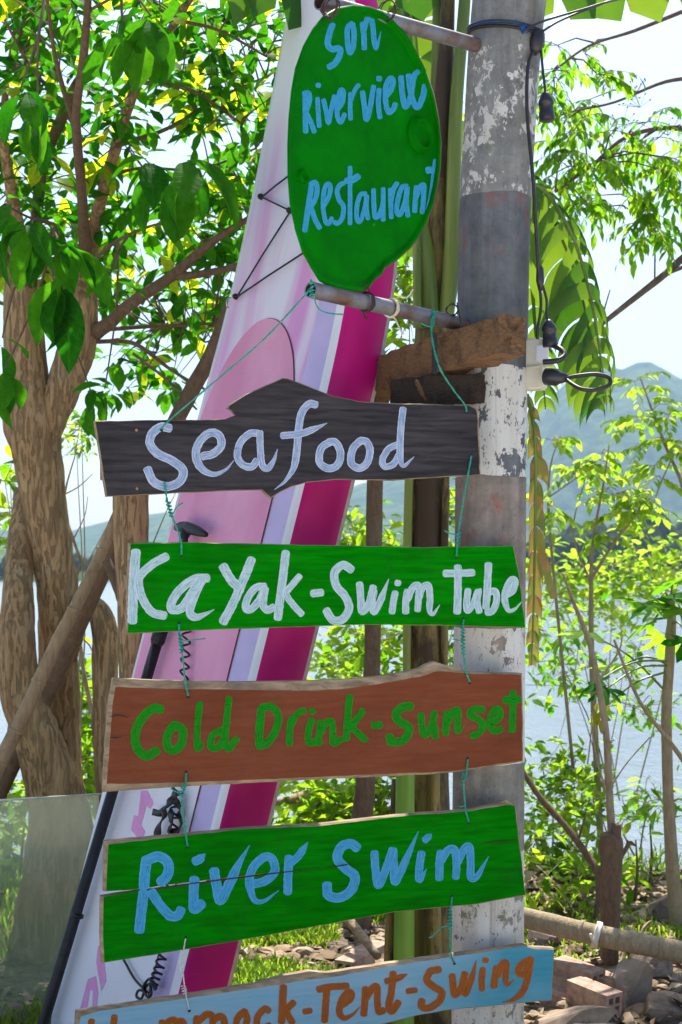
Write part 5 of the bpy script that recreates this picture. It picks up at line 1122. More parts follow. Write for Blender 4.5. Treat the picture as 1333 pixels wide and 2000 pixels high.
def banana_leaf(rib, wl, wr, mat, nseg, hang, gap=0.22, name='leaf', root=rootN, seed=0, ribw=12, facing=None, tear=0.5, hang2=None, jit=0.0):
    """rib: (px,py,Y) midrib; blade torn into strips that leave it sideways and hang"""
    rr = random.Random(seed); c = [P(q[0], q[1], q[2]) for q in crom(rib, 14)]
    mb = MB(); mb.tube(c, list(np.linspace(ribw / 2 * 4.7 / F, 0.002, len(c))), 8); lf = mb.build(name, M_PET, root)
    L = len(c) - 1
    for side, W in ((1, wl), (-1, wr)):
        hang = hang if side == 1 or hang2 is None else hang2
        for k in range(nseg):
            f0 = k / nseg; f1 = (k + 1 - gap * rr.uniform(0.2, 1.0)) / nseg
            env = math.sin(math.pi * min(1, 0.14 + 0.86 * f0)) ** 0.5 * W * rr.uniform(0.8, 1.1)
            if env < 0.015: continue
            def base(f): x = f * L; i = min(L - 1, int(x)); return c[i].lerp(c[i + 1], x - i)
            a, b = base(f0), base(f1); t_ = (b - a).normalized(); view = facing or Vector((0, 1, 0)); lat = t_.cross(view).normalized() * side
            d = (lat + t_ * rr.uniform(0.25 - jit, 0.6 + jit) + view * rr.uniform(-jit, jit)).normalized(); m = MB(); vs = []; ns_ = 7; pa, pb = a.copy(), b.copy(); st = env / ns_; dep = rr.uniform(-0.5, 0.5)
            for j in range(ns_ + 1):
                s_ = j / ns_; narrow = 1 - 0.75 * max(0, s_ - 0.6) / 0.4 * tear
                mid = (pa + pb) / 2; vs += [mid + (pa - mid) * narrow, mid - view * 0.008 * math.sin(s_ * 3) + (pa - pb) * 0.0, mid + (pb - mid) * narrow]
                dd = (d * (1 - hang * s_) + Vector((0, dep * 0.5, -hang * 1.25 * (s_ ** 0.8)))).normalized(); pa = pa + dd * st * rr.uniform(0.92, 1.06); pb = pb + dd * st * rr.uniform(0.92, 1.06)
            m.add(vs, [(j * 3 + q, j * 3 + q + 1, (j + 1) * 3 + q + 1, (j + 1) * 3 + q) for j in range(ns_) for q in range(2)], var=rr.random()); m.build('leaf_strip', mat, lf)
banana_leaf([(1030, 350, 4.75), (1075, 385, 4.72), (1122, 470, 4.7), (1152, 570, 4.68), (1168, 660, 4.66), (1180, 740, 4.65), (1186, 790, 4.65)], 0.15, 0.24, M_BAN, 15, 1.7, seed=2, ribw=9, gap=0.30, tear=0.4, hang2=0.8, jit=0.35)
banana_leaf([(880, -30, 4.8), (760, -95, 4.75), (620, -110, 4.7), (500, -80, 4.6), (430, -30, 4.55)], 0.26, 0.10, M_BAN, 6, 0.8, seed=3, ribw=16, facing=Vector((0, 1, 0)), gap=0.06, tear=0.4)
banana_leaf([(900, -40, 4.8), (1010, -95, 4.8), (1130, -110, 4.8), (1260, -90, 4.8), (1420, -20, 4.8)], 0.10, 0.27, M_BAN, 6, 0.75, seed=5, ribw=16, facing=Vector((0, 1, 0)), gap=0.05, tear=0.5)
banana_leaf([(870, 0, 4.95), (840, -50, 5.05), (800, -20, 5.2), (760, 60, 5.3)], 0.16, 0.16, M_BAN, 6, 0.5, seed=8, ribw=14, gap=0.06, tear=0.1)
banana_leaf([(1030, 770, 4.6), (1045, 850, 4.58), (1046, 980, 4.57), (1044, 1120, 4.56), (1041, 1230, 4.56), (1038, 1300, 4.56)], 0.065, 0.05, M_BAND, 15, 0.9, seed=11, ribw=8, gap=0.06, tear=0.25, jit=0.35)
banana_leaf([(1040, 560, 4.9), (1048, 660, 4.95), (1060, 730, 5.0), (1066, 800, 5.0)], 0.1, 0.08, M_BAN, 8, 0.8, seed=14, ribw=8)
banana_leaf([(1030, 365, 4.85), (1070, 410, 4.82), (1112, 500, 4.8), (1140, 590, 4.78), (1156, 680, 4.76), (1168, 760, 4.75), (1172, 800, 4.75)], 0.10, 0.22, M_BAN, 9, 1.5, seed=32, ribw=7, gap=0.08, tear=0.2, hang2=0.95, jit=0.2)
banana_leaf([(850, 520, 5.25), (842, 380, 5.3), (828, 220, 5.35), (812, 60, 5.4), (800, -90, 5.45)], 0.17, 0.16, M_BAN, 9, 0.15, seed=21, ribw=10, gap=0.05, tear=0.1)
mb = MB(); vs = []
for j in range(6):
    for q in (0, 1): vs.append(P(1050 + q * (18 - j * 1) + j * 5, 1080 + j * 18, 4.5 - 0.012 * math.sin(j + q)))
mb.add(vs, [(2 * j, 2 * j + 1, 2 * j + 3, 2 * j + 2) for j in range(5)], var=0.4); mb.build('dry_leaf_tip', M_BAND, rootN)
rootK = thing('banana_sucker', P(788, 2110, 4.7), 'slim bright green young banana shoot left of the banana stem', 'banana plant')
mb = MB(); limb(mb, [(786, 2140, 46, 4.7), (790, 1800, 40, 4.7), (792, 1500, 36, 4.7), (796, 1330, 30, 4.72)], 16, 8, 0.04, 8); mb.build('pseudostem', M_FRESH, rootK)
mb = MB(); limb(mb, [(766, 2100, 26, 4.74), (762, 1900, 24, 4.74), (768, 1700, 20, 4.74), (772, 1520, 14, 4.74)], 12, 8, 0.1, 8); mb.build('leaf_sheath', M_STEM, rootK)

# slim trunk between board and banana
rootS = thing('slim_tree', P(700, 1800, 6.2), 'slim straight grey brown trunk between the paddle board and the banana stem', 'tree')
mb = MB(); limb(mb, [(696, 1850, 60, 6.2), (704, 1650, 48, 6.2), (720, 1450, 34, 6.2), (728, 1250, 32, 6.2), (731, 1050, 32, 6.2), (734, 900, 31, 6.2), (738, 700, 28, 6.3), (742, 500, 24, 6.4), (748, 200, 20, 6.5), (752, -100, 14, 6.6)], 16, 8, 0.08, 9); mb.build('trunk', M_TWIG, rootS)

# ------------------------------------------------------------------ sprays of small leaflets (upper right tree, saplings)
def spray(out, c, d, L, nl, vs, size, twmb, droop=0.5, r=0.0022):
    """one pinnate leaf: a thin stalk that bends over, leaflets in pairs"""
    pts = []; p = c.copy(); dd = d.normalized()
    for i in range(9):
        pts.append(p.copy()); dd = (dd + Vector((0, 0, -droop * 0.12))).normalized(); p = p + dd * L / 8
    twmb.tube(pts, list(np.linspace(r, r * 0.4, 9)), 4, caps=False)
    for k in range(nl):
        f = 0.2 + 0.8 * k / max(1, nl - 1); i = min(7, int(f * 8)); q = pts[i].lerp(pts[i + 1], f * 8 - i if i < 7 else 1.0) if i < 8 else pts[-1]
        t_ = (pts[i + 1] - pts[i]).normalized(); s = t_.cross(Vector((0, 0, 1))); s = s.normalized() if s.length > 1e-3 else Vector((1, 0, 0))
        for sg in ((-1, 1) if k < nl - 1 else (0,)):
            ld = (s * sg + t_ * 0.7 + Vector((0, 0, -droop * U(0.2, 0.9)))); out.append((orient(q, ld, U(-0.7, 0.7), size * U(0.75, 1.2)), rng.choice(vs)))

rootR2 = thing('feathery_tree', P(1420, 1700, 7.4), 'tree with drooping sprays of small pointed leaves at the upper right', 'tree')
mb = MB(); RB = []
for b in ([(1430, 1750, 60, 7.4), (1440, 1200, 50, 7.4), (1430, 700, 38, 7.3), (1400, 450, 26, 7.2), (1370, 200, 18, 7.1), (1350, -60, 12, 7.0)], [(1440, 380, 18, 7.2), (1380, 470, 16, 7.0), (1333, 505, 15, 6.9), (1300, 535, 14, 6.8), (1230, 590, 12, 6.7), (1172, 636, 9, 6.6)], [(1300, 536, 7, 6.8), (1340, 520, 8, 6.8), (1400, 500, 9, 6.9)], [(1172, 634, 4, 6.6), (1185, 590, 3, 6.6), (1192, 566, 2.4, 6.6)],
          [(1380, 260, 12, 7.1), (1300, 250, 10, 7.0), (1220, 270, 8, 6.9), (1160, 320, 7, 6.8), (1085, 375, 5, 6.7)], [(1390, 150, 10, 7.1), (1300, 160, 7, 7.0), (1200, 200, 5, 6.9), (1110, 220, 4, 6.8), (1070, 240, 3, 6.8)], [(1340, 20, 9, 7.0), (1240, 60, 7, 6.9), (1150, 90, 5, 6.8), (1080, 140, 4, 6.7)], [(1400, 330, 9, 7.1), (1330, 330, 7, 7.0), (1290, 360, 5, 7.0), (1250, 420, 4, 7.0)]):
    RB += limb(mb, b, 9, 6, 0.08, 12)
mb.build('trunk', M_TWIG, rootR2)
tw = MB(); out = []
for (x, y) in [(1130, 110), (1090, 90), (1160, 195), (1095, 230), (1200, 262), (1250, 240), (1285, 262), (1120, 300), (1180, 308), (1230, 300), (1305, 300), (1150, 385), (1190, 400), (1100, 370), (1290, 345), (1322, 395), (1240, 425), (1290, 440), (1262, 470), (1078, 150), (1320, 330), (1080, 300), (1065, 350), (1210, 350), (1130, 345), (1333, 260), (1150, 260), (1320, 450), (1085, 410), (1060, 200), (1165, 345), (1240, 380), (1110, 140), (1140, 230), (1070, 270), (1115, 330), (1195, 330), (1220, 285), (1270, 300), (1135, 410), (1310, 360), (1275, 410), (1330, 300), (1160, 150), (1095, 180)]:
    c = P(x + U(-14, 14), y + U(-14, 14), U(6.4, 7.4)); q = near(c, RB); tw.tube([q, (q + c) / 2 + Vector((0, 0, 0.03)), c], [0.005, 0.004, 0.0025], 5, caps=False)
    for k in range(rng.choice((3, 4, 5))):
        a = U(0, 6.28); spray(out, c, Vector((math.cos(a), math.sin(a) * 0.7, U(-0.5, 0.4))), U(0.13, 0.24), rng.choice((4, 5, 6)), V_SMALL, U(0.055, 0.085), tw, 0.9)
for (x, y) in [(1235, 155), (1280, 215), (1250, 170), (1215, 215), (1305, 225)]:
    c = P(x, y + 40, 6.9)
    for k in range(7):
        d = Vector((U(-1, 1), U(-1, 1), U(0.2, 1.2))).normalized(); e = c + d * U(0.05, 0.13); tw.tube([c, e], 0.0012, 4, caps=False); tw.tube([e, e + d * 0.008], [0.004, 0.003], 5)
tag(tw.build('twigs', M_TWIG, rootR2), kind='stuff'); foliage(rootR2, out, 280)

def sapling(name, label, stems, sprays, Y, vs, size, bark=M_PALEB, cat='sapling', L=(0.12, 0.25), droop=0.7, parts=160, per=(3, 5)):
    root = thing(name, P(stems[0][0][0], stems[0][0][1], Y), label, cat); mb = MB(); pts = []
    for b in stems: pts += limb(mb, [(q[0], q[1], q[2], Y + (q[3] if len(q) > 3 else 0)) for q in b], 9, 6, 0.08, 14)
    mb.build('stem', bark, root); tw = MB(); out = []
    for (x, y) in sprays:
        c = P(x, y, Y + U(-0.3, 0.3)); q = near(c, pts); tw.tube([q, (q + c) / 2 + Vector((0, 0, 0.02)), c], [0.0035, 0.003, 0.002], 4, caps=False)
        for k in range(rng.randint(*per)):
            a = U(0, 6.28); spray(out, c, Vector((math.cos(a), math.sin(a) * 0.7, U(-0.4, 0.5))), U(*L), rng.choice((4, 5, 6)), vs, size * U(0.8, 1.2), tw, droop)
    tag(tw.build('twigs', bark, root), kind='stuff'); foliage(root, out, parts); return root
sapling('sapling', 'tall thin sapling with lime compound leaves at the right edge before the mountain', [[(1420, 1750, 16), (1400, 1300, 12), (1345, 990, 8), (1300, 870, 6), (1270, 790, 4), (1250, 735, 2.5)], [(1310, 900, 3), (1285, 960, 3), (1270, 1010, 2)], [(1330, 950, 4), (1360, 880, 3), (1370, 850, 2)]], [(1240, 745), (1265, 760), (1230, 830), (1250, 815), (1300, 790), (1305, 810), (1260, 870), (1290, 860), (1310, 860), (1275, 910), (1320, 880), (1285, 930)], 8.6, V_LIME, 0.07)
sapling('sapling', 'pale forked sapling with tufts of lime leaves right of the pole', [[(1180, 1760, 14), (1158, 1330, 12), (1155, 1150, 9), (1160, 1050, 6), (1180, 940, 4), (1190, 870, 2.5)], [(1156, 1130, 7), (1200, 1060, 6), (1245, 1003, 5)], [(1120, 1500, 7), (1078, 1080, 6), (1072, 960, 5), (1078, 900, 3), (1095, 850, 2)], [(1074, 970, 3), (1110, 945, 3), (1140, 925, 2)], [(1155, 1140, 5), (1120, 1040, 3), (1145, 930, 2)]], [(1120, 920), (1145, 915), (1160, 905), (1080, 860), (1175, 885), (1185, 960), (1200, 965), (1225, 970), (1240, 1000), (1255, 985), (1215, 1000), (1190, 985), (1075, 985), (1085, 1005), (1180, 1050), (1195, 1040), (1270, 965)], 7.6, V_LIME, 0.06)

# leafy bushes along the bank: masses of small leaves on stems
def bush(name, label, spots, Y, n, vs, size, cat='bush', spread=(0.28, 0.24), dz=0.5, parts=60, ground_py=1760):
    cx = sum(s[0] for s in spots) / len(spots); by = ground_py; root = thing(name, P(cx, by, Y), label, cat); mb = MB(); out = []
    base = P(cx, by, Y)
    pc = None
    for si, (x, y) in enumerate(spots):
        c = P(x, y, Y + U(-dz, dz)); b = base + Vector((U(-0.2, 0.2), U(-0.2, 0.2), 0)) if si % 3 == 0 else pc; pc = c; m = b.lerp(c, 0.5) + Vector((U(-0.12, 0.12), 0, 0.1))
        mb.tube([Vector(q) for q in crom([tuple(b), tuple(m), tuple(c)], 4)], list(np.linspace(0.007 if si % 3 == 0 else 0.003, 0.002, 9)), 5, caps=False)
        for k in range(n):
            g = Vector((rng.gauss(0, spread[0]), rng.gauss(0, spread[0]), rng.gauss(0, spread[1]))); p = c + g * 0.6; a = U(0, 6.28); e = U(-0.9, 0.6)
            if k % 9 == 0: mb.tube([c, p], [0.003, 0.0015], 4, caps=False)
            out.append((orient(p, Vector((math.cos(a) * math.cos(e), math.sin(a) * math.cos(e), math.sin(e))), U(-0.8, 0.8), size * U(0.6, 1.3)), rng.choice(vs)))
    mb.build('stem', M_PALEB, root); foliage(root, out, parts); return root
bush('bush', 'yellow green bush by the river, right of the hanging dry banana leaf', [(1075, 1110), (1110, 1120), (1160, 1140), (1200, 1120), (1240, 1100), (1280, 1090), (1320, 1080), (1250, 1150), (1210, 1165), (1290, 1140), (1330, 1120), (1140, 1175), (1090, 1160), (1180, 1200)], 11.0, 62, V_LIME, 0.10, spread=(0.30, 0.20), parts=40, ground_py=1560)
bush('bush', 'loose leafy bush hanging over the water right of the KaYak sign', [(1060, 1230), (1100, 1290), (1060, 1330), (1120, 1340), (1070, 1200), (1240, 1260), (1160, 1300), (1250, 1380), (1270, 1400), (1210, 1370), (1090, 1260)], 8.2, 34, V_SMALL, 0.09, spread=(0.25, 0.16), parts=90, ground_py=1720)
bush('bush', 'green bush right of the Cold Drink sign', [(1060, 1500), (1090, 1540), (1120, 1500), (1140, 1560), (1060, 1570), (1090, 1600), (1130, 1520), (1160, 1580)], 7.4, 52, V_BUSH, 0.085, spread=(0.16, 0.14), parts=90)
bush('bush', 'low lit undergrowth below the green bush, right of the River Swim sign', [(1045, 1640), (1080, 1670), (1120, 1660), (1150, 1700), (1060, 1720), (1100, 1740), (1140, 1750), (1230, 1700), (1250, 1740)], 7.0, 50, V_BUSH, 0.085, spread=(0.17, 0.14), parts=80, ground_py=1790)
bush('bush', 'leafy branch low over the water before the papaya stem', [(1250, 1590), (1275, 1575), (1230, 1600), (1290, 1560), (1260, 1545)], 8.0, 20, V_SMALL, 0.10, spread=(0.12, 0.06), parts=60, ground_py=1700)
bush('bush', 'sunlit bush between the paddle board and the slim trunk', [(690, 1060), (700, 1040), (760, 1050), (765, 1080), (650, 1260), (680, 1290), (640, 1300), (665, 1330), (770, 1100)], 9.0, 60, V_BUSH, 0.10, spread=(0.2, 0.16), parts=60, ground_py=1640)
bush('bush', 'yellow tinged bush right of the slim trunk below the KaYak sign', [(700, 1240), (755, 1250), (760, 1290), (700, 1310), (770, 1240), (750, 1330)], 7.6, 60, V_LIME + V_BUSH, 0.085, spread=(0.16, 0.14), parts=60, ground_py=1700)
bush('bush', 'shaded bush at the foot of the slim trunk', [(590, 1570), (620, 1590), (650, 1560), (680, 1540), (740, 1560), (580, 1600), (640, 1620), (760, 1540), (610, 1545), (730, 1600), (665, 1600)], 7.2, 85, V_BUSH, 0.09, spread=(0.18, 0.14), parts=60, ground_py=1740)
bush('bush', 'bright bush between the tree trunk and the stump', [(165, 1320), (175, 1370), (180, 1420), (170, 1480), (165, 1530), (185, 1560), (190, 1470)], 7.8, 70, V_LIME + V_BUSH, 0.11, spread=(0.14, 0.14), parts=60, ground_py=1690)
bush('bush', 'sunlit undergrowth left of the big tree foot behind the clear panel', [(10, 1520), (30, 1580), (5, 1640), (40, 1690), (20, 1740), (60, 1760), (-20, 1600)], 7.4, 80, V_LIME + V_BUSH, 0.09, spread=(0.2, 0.15), parts=60, ground_py=1790)
bush('bush', 'light spray of small leaves left of the Seafood sign', [(160, 830), (140, 850), (172, 845), (150, 870), (165, 815)], 7.2, 28, V_BUSH, 0.055, spread=(0.10, 0.06), parts=60, ground_py=1720)
bush('bush', 'leafy shrub low at the left edge beside the trunk', [(10, 940), (5, 1010), (0, 1050), (20, 920)], 7.0, 16, V_BUSH, 0.12, spread=(0.14, 0.12), parts=60, ground_py=1720)
bush('bush', 'backlit foliage beside the banana stem between the pole and the board', [(800, 620), (790, 560), (780, 540), (880, 960), (880, 1010), (876, 1260), (880, 1290), (785, 600), (890, 330), (888, 420), (892, 260)], 7.0, 55, V_BUSH, 0.10, spread=(0.14, 0.16), parts=60, ground_py=1730)

# papaya plant
def papaya_leaf_mesh(mat, var):
    mb = MB(); out_ = []; lobes = 7
    for k in range(lobes):
        a = (k - 3) * 0.72; L = 1.0 - 0.09 * abs(k - 3)
        for (da, rr_) in ((-0.30, 0.40), (-0.20, 0.62), (-0.17, 0.80), (0.0, 1.0), (0.15, 0.80), (0.21, 0.60)): out_.append((math.cos(a + da) * rr_ * L, math.sin(a + da) * rr_ * L, -0.22 * (rr_ * L) ** 2 + 0.05 * math.sin(k * 2.1 + da * 9)))
    vs = [(0, 0, 0.03)] + out_; n = len(out_)
    mb.add(vs, [(0, i + 1, i + 2) for i in range(n - 1)], var=var, uvs=[(v[0], v[1]) for v in vs]); return mkmesh(mb, 'papaya_leaf', mat)
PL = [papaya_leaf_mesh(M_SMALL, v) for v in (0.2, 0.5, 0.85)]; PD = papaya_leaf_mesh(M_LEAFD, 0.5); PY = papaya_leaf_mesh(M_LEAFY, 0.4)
rootA = thing('papaya_plant', P(1330, 1960, 6.2), 'young papaya plant with a thin pale stem and lobed leaves at the right edge', 'papaya plant')
mb = MB(); ps = limb(mb, [(1332, 1980, 38, 6.2), (1326, 1820, 32, 6.2), (1314, 1700, 27, 6.2), (1306, 1560, 22, 6.2), (1302, 1400, 21, 6.2), (1308, 1290, 20, 6.2), (1312, 1220, 18, 6.2), (1312, 1160, 12, 6.2)], 14, 8, 0.07, 12); mb.build('stem', M_PALEB, rootA)
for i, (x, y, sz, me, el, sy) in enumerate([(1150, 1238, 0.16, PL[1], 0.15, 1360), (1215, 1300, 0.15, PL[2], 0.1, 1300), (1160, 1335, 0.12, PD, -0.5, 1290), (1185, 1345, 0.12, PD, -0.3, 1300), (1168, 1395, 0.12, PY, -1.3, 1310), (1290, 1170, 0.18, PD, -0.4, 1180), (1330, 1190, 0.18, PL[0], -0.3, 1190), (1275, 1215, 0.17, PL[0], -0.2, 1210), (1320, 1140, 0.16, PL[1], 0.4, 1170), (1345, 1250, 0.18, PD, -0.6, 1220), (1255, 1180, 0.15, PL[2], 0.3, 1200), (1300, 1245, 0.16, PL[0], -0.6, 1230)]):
    c = P(x, y, 6.2 + U(-0.25, 0.15)); s = P(1310, sy, 6.2); mb = MB(); mb.tube([Vector(q) for q in crom([tuple(s), tuple(s.lerp(c, 0.5) + Vector((0, 0, 0.04))), tuple(c)], 5)], list(np.linspace(0.006, 0.0035, 11)), 6); mb.build('leaf_stalk', M_PET, rootA)
    d = (c - s); d.z = 0; d = d.normalized() * math.cos(el) + Vector((0, 0, math.sin(el))) if d.length > 0.02 else Vector((0, -1, math.sin(el)))
    o = mkobj('leaf', me, rootA); m = orient(c - wloc(rootA), d, U(-0.5, 0.5), sz); o.matrix_local = m

# stump with its shoots and the branches round it
rootM = thing('stump', P(1192, 1905, 5.6), 'cut brown stump with a pale shoot growing from it behind the bamboo rail', 'stump')
mb = MB(); limb(mb, [(1188, 1930, 44, 5.6), (1190, 1850, 36, 5.6), (1192, 1760, 40, 5.6), (1194, 1690, 46, 5.6), (1192, 1640, 48, 5.6), (1188, 1626, 34, 5.6)], 16, 8, 0.22, 12)
limb(mb, [(1200, 1700, 26, 5.58), (1203, 1640, 22, 5.58), (1204, 1610, 20, 5.58)], 12, 5, 0.2, 16)
limb(mb, [(1205, 1680, 12, 5.6), (1222, 1660, 10, 5.6), (1230, 1645, 7, 5.6), (1242, 1652, 4, 5.6)], 8, 5, 0.2, 16); limb(mb, [(1225, 1658, 6, 5.6), (1226, 1640, 4, 5.6)], 7, 3, 0.2, 16); mb.build('trunk', M_TWIG, rootM)
mb = MB(); limb(mb, [(1196, 1640, 17, 5.62), (1190, 1540, 15, 5.62), (1184, 1430, 14, 5.64), (1168, 1330, 13, 5.66), (1150, 1250, 11, 5.7), (1122, 1180, 8, 5.75), (1100, 1120, 5, 5.8)], 10, 6, 0.07, 14)
for b in ([(1190, 1560, 5, 5.62), (1165, 1480, 4, 5.6), (1155, 1400, 3, 5.6)], [(1188, 1545, 4, 5.62), (1225, 1490, 3, 5.65), (1270, 1440, 2.4, 5.7)], [(1186, 1450, 5, 5.62), (1200, 1445, 3, 5.62)], [(1200, 1250, 5, 5.7), (1250, 1370, 7, 5.8), (1310, 1450, 9, 5.9), (1345, 1500, 10, 6.0)], [(1170, 1330, 5, 5.66), (1210, 1270, 3.5, 5.7), (1215, 1230, 2.4, 5.7)]): limb(mb, b, 7, 5, 0.1, 14)
mb.build('shoot', M_PALEB, rootM)
mb = MB(); limb(mb, [(1000, 1470, 10, 6.0), (1050, 1550, 12, 5.9), (1110, 1620, 14, 5.8), (1160, 1690, 16, 5.7), (1185, 1740, 16, 5.62)], 10, 6, 0.15, 14); limb(mb, [(1130, 1640, 5, 5.8), (1142, 1600, 3.5, 5.8), (1146, 1580, 2.4, 5.8)], 6, 4, 0.1, 14)
tag(mb.build('fallen_branch', M_TWIG, origin=P(1185, 1740, 5.62)), 'brown bare branch slanting down to the stump beside the pole', 'branch')
for (x, y0, y1, w, Y, lab) in [(1242, 1640, 1760, 5, 6.6, 'thin dry stick standing right of the stump'), (1270, 1610, 1740, 5, 6.9, 'taller dry stick standing between the stump and the papaya stem'), (1165, 1690, 1800, 9, 6.3, 'dark crooked stick standing left of the stump')]:
    mb = MB(); limb(mb, [(x - 2, y1, w + 2, Y), (x + 3, (y0 + y1) / 2, w, Y), (x, y0, w * 0.6, Y)], 7, 4, 0.15, 14); tag(mb.build('stick', M_TWIG, origin=P(x, y1, Y)), lab, 'stick')

# ------------------------------------------------------------------ low things on the bank
bamboo('bamboo_rail', [(900, 1762, 40, 5.35), (1030, 1794, 41, 5.25), (1165, 1826, 42, 5.15), (1333, 1860, 43, 5.05), (1600, 1915, 45, 4.9)], (0.22, 0.45, 0.72), 'thick bamboo rail lying across the stump at the lower right', 'rail', M_PALEB)
root = thing('cloth_tie', P(1170, 1850, 5.1), 'pale strip of cloth tying the bamboo rail to the stump', 'tie')
wraps(P(1167, 1826, 5.15), Vector((1, -0.3, -0.25)), 0.042, 4, root, 'wrap', M_WTWINE, 0.005, True, 6)

def gp(px, py):
    """where the ray through a photo point meets the ground"""
    d = Vector(((px - CX) / F, 1, -(py - CY) / F)); Y = 3.0
    while Y < 9 and CAMZ + d.z * Y > ground_h(d.x * Y, Y): Y += 0.01
    return Vector((d.x * Y, Y, ground_h(d.x * Y, Y)))
M_ROCK = (lambda t: t.done(t.mix(t.ramp(t.noise(t.coord('Object'), 30, 6, 0.7), [(0.45, 0.0), (0.7, 1.0)]), t.ramp(t.noise(t.coord('Object'), 6, 5), [(0.3, (0.15, 0.11, 0.08)), (0.7, (0.28, 0.22, 0.17))]), (0.13, 0.10, 0.08)), 0.9, nrm=t.bump(t.noise(t.coord('Object'), 22, 7, 0.7), 0.8, 0.02), spec=0.15))(NT('river_stone'))
bm = bmesh.new(); bmesh.ops.create_icosphere(bm, subdivisions=3, radius=1.0); I3 = [v.co.copy() for v in bm.verts]; I3F = [tuple(v.index for v in f.verts) for f in bm.faces]; bm.free()
def rock(px, py, sx, sy, sz, rot, label, seed, mat=None, up=0.35):
    c = gp(px, py); org = c.copy(); c = c + Vector((0, 0, sz * up)); q = Matrix.Rotation(R(rot), 3, 'Z') @ Matrix.Rotation(R(seed * 37 % 50 - 25), 3, 'Y'); s = Vector((seed * 3.3, seed, 0)); mb = MB(); vs = []; rr = random.Random(seed); cuts = [(Vector((rr.gauss(0, 1), rr.gauss(0, 1), rr.gauss(0, 1))).normalized(), rr.uniform(0.5, 0.82)) for _ in range(12)]
    for v in I3:
        k = 1 + 0.28 * noise.noise(v * 1.2 + s) + 0.10 * noise.noise(v * 3.5 + s); w_ = v * k
        for cn, cd in cuts:
            e_ = w_.dot(cn) - cd
            if e_ > 0: w_ = w_ - cn * e_
        w_ = w_ * (1 + 0.04 * noise.noise(v * 5 + s) + 0.03 * noise.noise(v * 12 + s)); w = Vector((w_.x * sx, w_.y * sy, w_.z * sz)) * 1.12
        vs.append(c + q @ w)
    mb.add(vs, I3F, smooth=False); return tag(mb.build('rock', mat or M_ROCK, origin=org), label, 'rock', 'stones on the bank')
M_ROCK2 = flat('tan_stone', (0.27, 0.20, 0.14), 0.9, nscale=14, var=0.35, bump=0.5)
rock(1235, 1965, 0.085, 0.07, 0.11, 30, 'tall rounded stone right of the stacked bricks', 1, M_ROCK2, 0.5)
rock(1290, 1985, 0.10, 0.09, 0.06, 70, 'flat tan stone at the lower right edge', 2)
rock(1120, 2010, 0.16, 0.1, 0.05, 10, 'broad flat stone in front of the stacked bricks', 3, M_ROCK2)
rock(1180, 2035, 0.13, 0.1, 0.05, 20, 'pale flat stone at the bottom edge below the bricks', 4, M_ROCK2)
rock(1065, 1845, 0.10, 0.09, 0.07, 0, 'dark reddish stone under the bamboo rail beside the pole', 5, flat('dark_stone', (0.13, 0.085, 0.085), 0.9))
rock(690, 1815, 0.12, 0.1, 0.10, 15, 'big rounded tan rock below the River Swim sign', 6, M_ROCK2, 0.5)
rock(740, 1790, 0.11, 0.1, 0.12, 50, 'brown rock beside the banana stem behind the wooden stick', 7, None, 0.5)
rock(635, 1812, 0.06, 0.05, 0.04, 35, 'pale broken stone left of the big tan rock', 8, flat('pale_stone', (0.48, 0.45, 0.43), 0.9, nscale=14))
rock(600, 1818, 0.05, 0.05, 0.035, 80, 'small white stone at the edge of the grass', 9, flat('white_stone', (0.55, 0.52, 0.48), 0.9, nscale=14))
rock(665, 1855, 0.06, 0.05, 0.03, 5, 'small flat stone before the hollow brick below River Swim', 10)
rock(1300, 1800, 0.16, 0.12, 0.09, 40, 'brown boulder on the bank behind the papaya stem', 11)
rock(40, 1990, 0.08, 0.06, 0.03, 10, 'flat stone at the lower left corner behind the clear panel', 12, M_ROCK2)
rock(1270, 1905, 0.11, 0.09, 0.07, 22, 'brown stone right of the stump below the rail', 13)

M_BRICK = flat('clay_brick', (0.36, 0.19, 0.12), 0.9, nscale=26, var=0.35, bump=0.5, c2=(0.46, 0.33, 0.25))
def brick_mesh(L=0.19, W=0.085, H=0.085):
    """hollow clay brick: two by two holes run through its length"""
    cut = [0, 0.16, 0.44, 0.56, 0.84, 1.0]; solid = [[not (i in (1, 3) and j in (1, 3)) for j in range(5)] for i in range(5)]; mb = MB()
    pt = lambda i, j, e: (e * L / 2, (cut[i] - 0.5) * W, (cut[j] - 0.5) * H)
    for i in range(5):
        for j in range(5):
            if not solid[i][j]: continue
            for e in (-1, 1):
                f = [pt(i, j, e), pt(i + 1, j, e), pt(i + 1, j + 1, e), pt(i, j + 1, e)]; mb.quad(*(f if e > 0 else f[::-1]))
            for (di, dj, a, b) in ((-1, 0, (i, j), (i, j + 1)), (1, 0, (i + 1, j), (i + 1, j + 1)), (0, -1, (i, j), (i + 1, j)), (0, 1, (i, j + 1), (i + 1, j + 1))):
                ni, nj = i + di, j + dj
                if 0 <= ni < 5 and 0 <= nj < 5 and solid[ni][nj]: continue
                mb.quad(pt(*a, -1), pt(*b, -1), pt(*b, 1), pt(*a, 1))
    me = mkmesh(mb, 'hollow_brick', M_BRICK)
    b2 = bmesh.new(); b2.from_mesh(me); bmesh.ops.remove_doubles(b2, verts=b2.verts, dist=1e-5); bmesh.ops.recalc_face_normals(b2, faces=b2.faces); b2.to_mesh(me); b2.free(); return me
BM_ = brick_mesh()
def brick(px, py, Y, yaw, label, tilt=0, roll=0):
    p = P(px, py, Y); o = mkobj('hollow_brick', BM_); o.location = p; o.rotation_euler = (R(roll), R(tilt), R(yaw)); return tag(o, label, 'brick', 'loose hollow bricks on the ground')
brick(1160, 1948, 4.95, -52, 'front hollow brick of the pile right of the pole, holes facing out', 4)
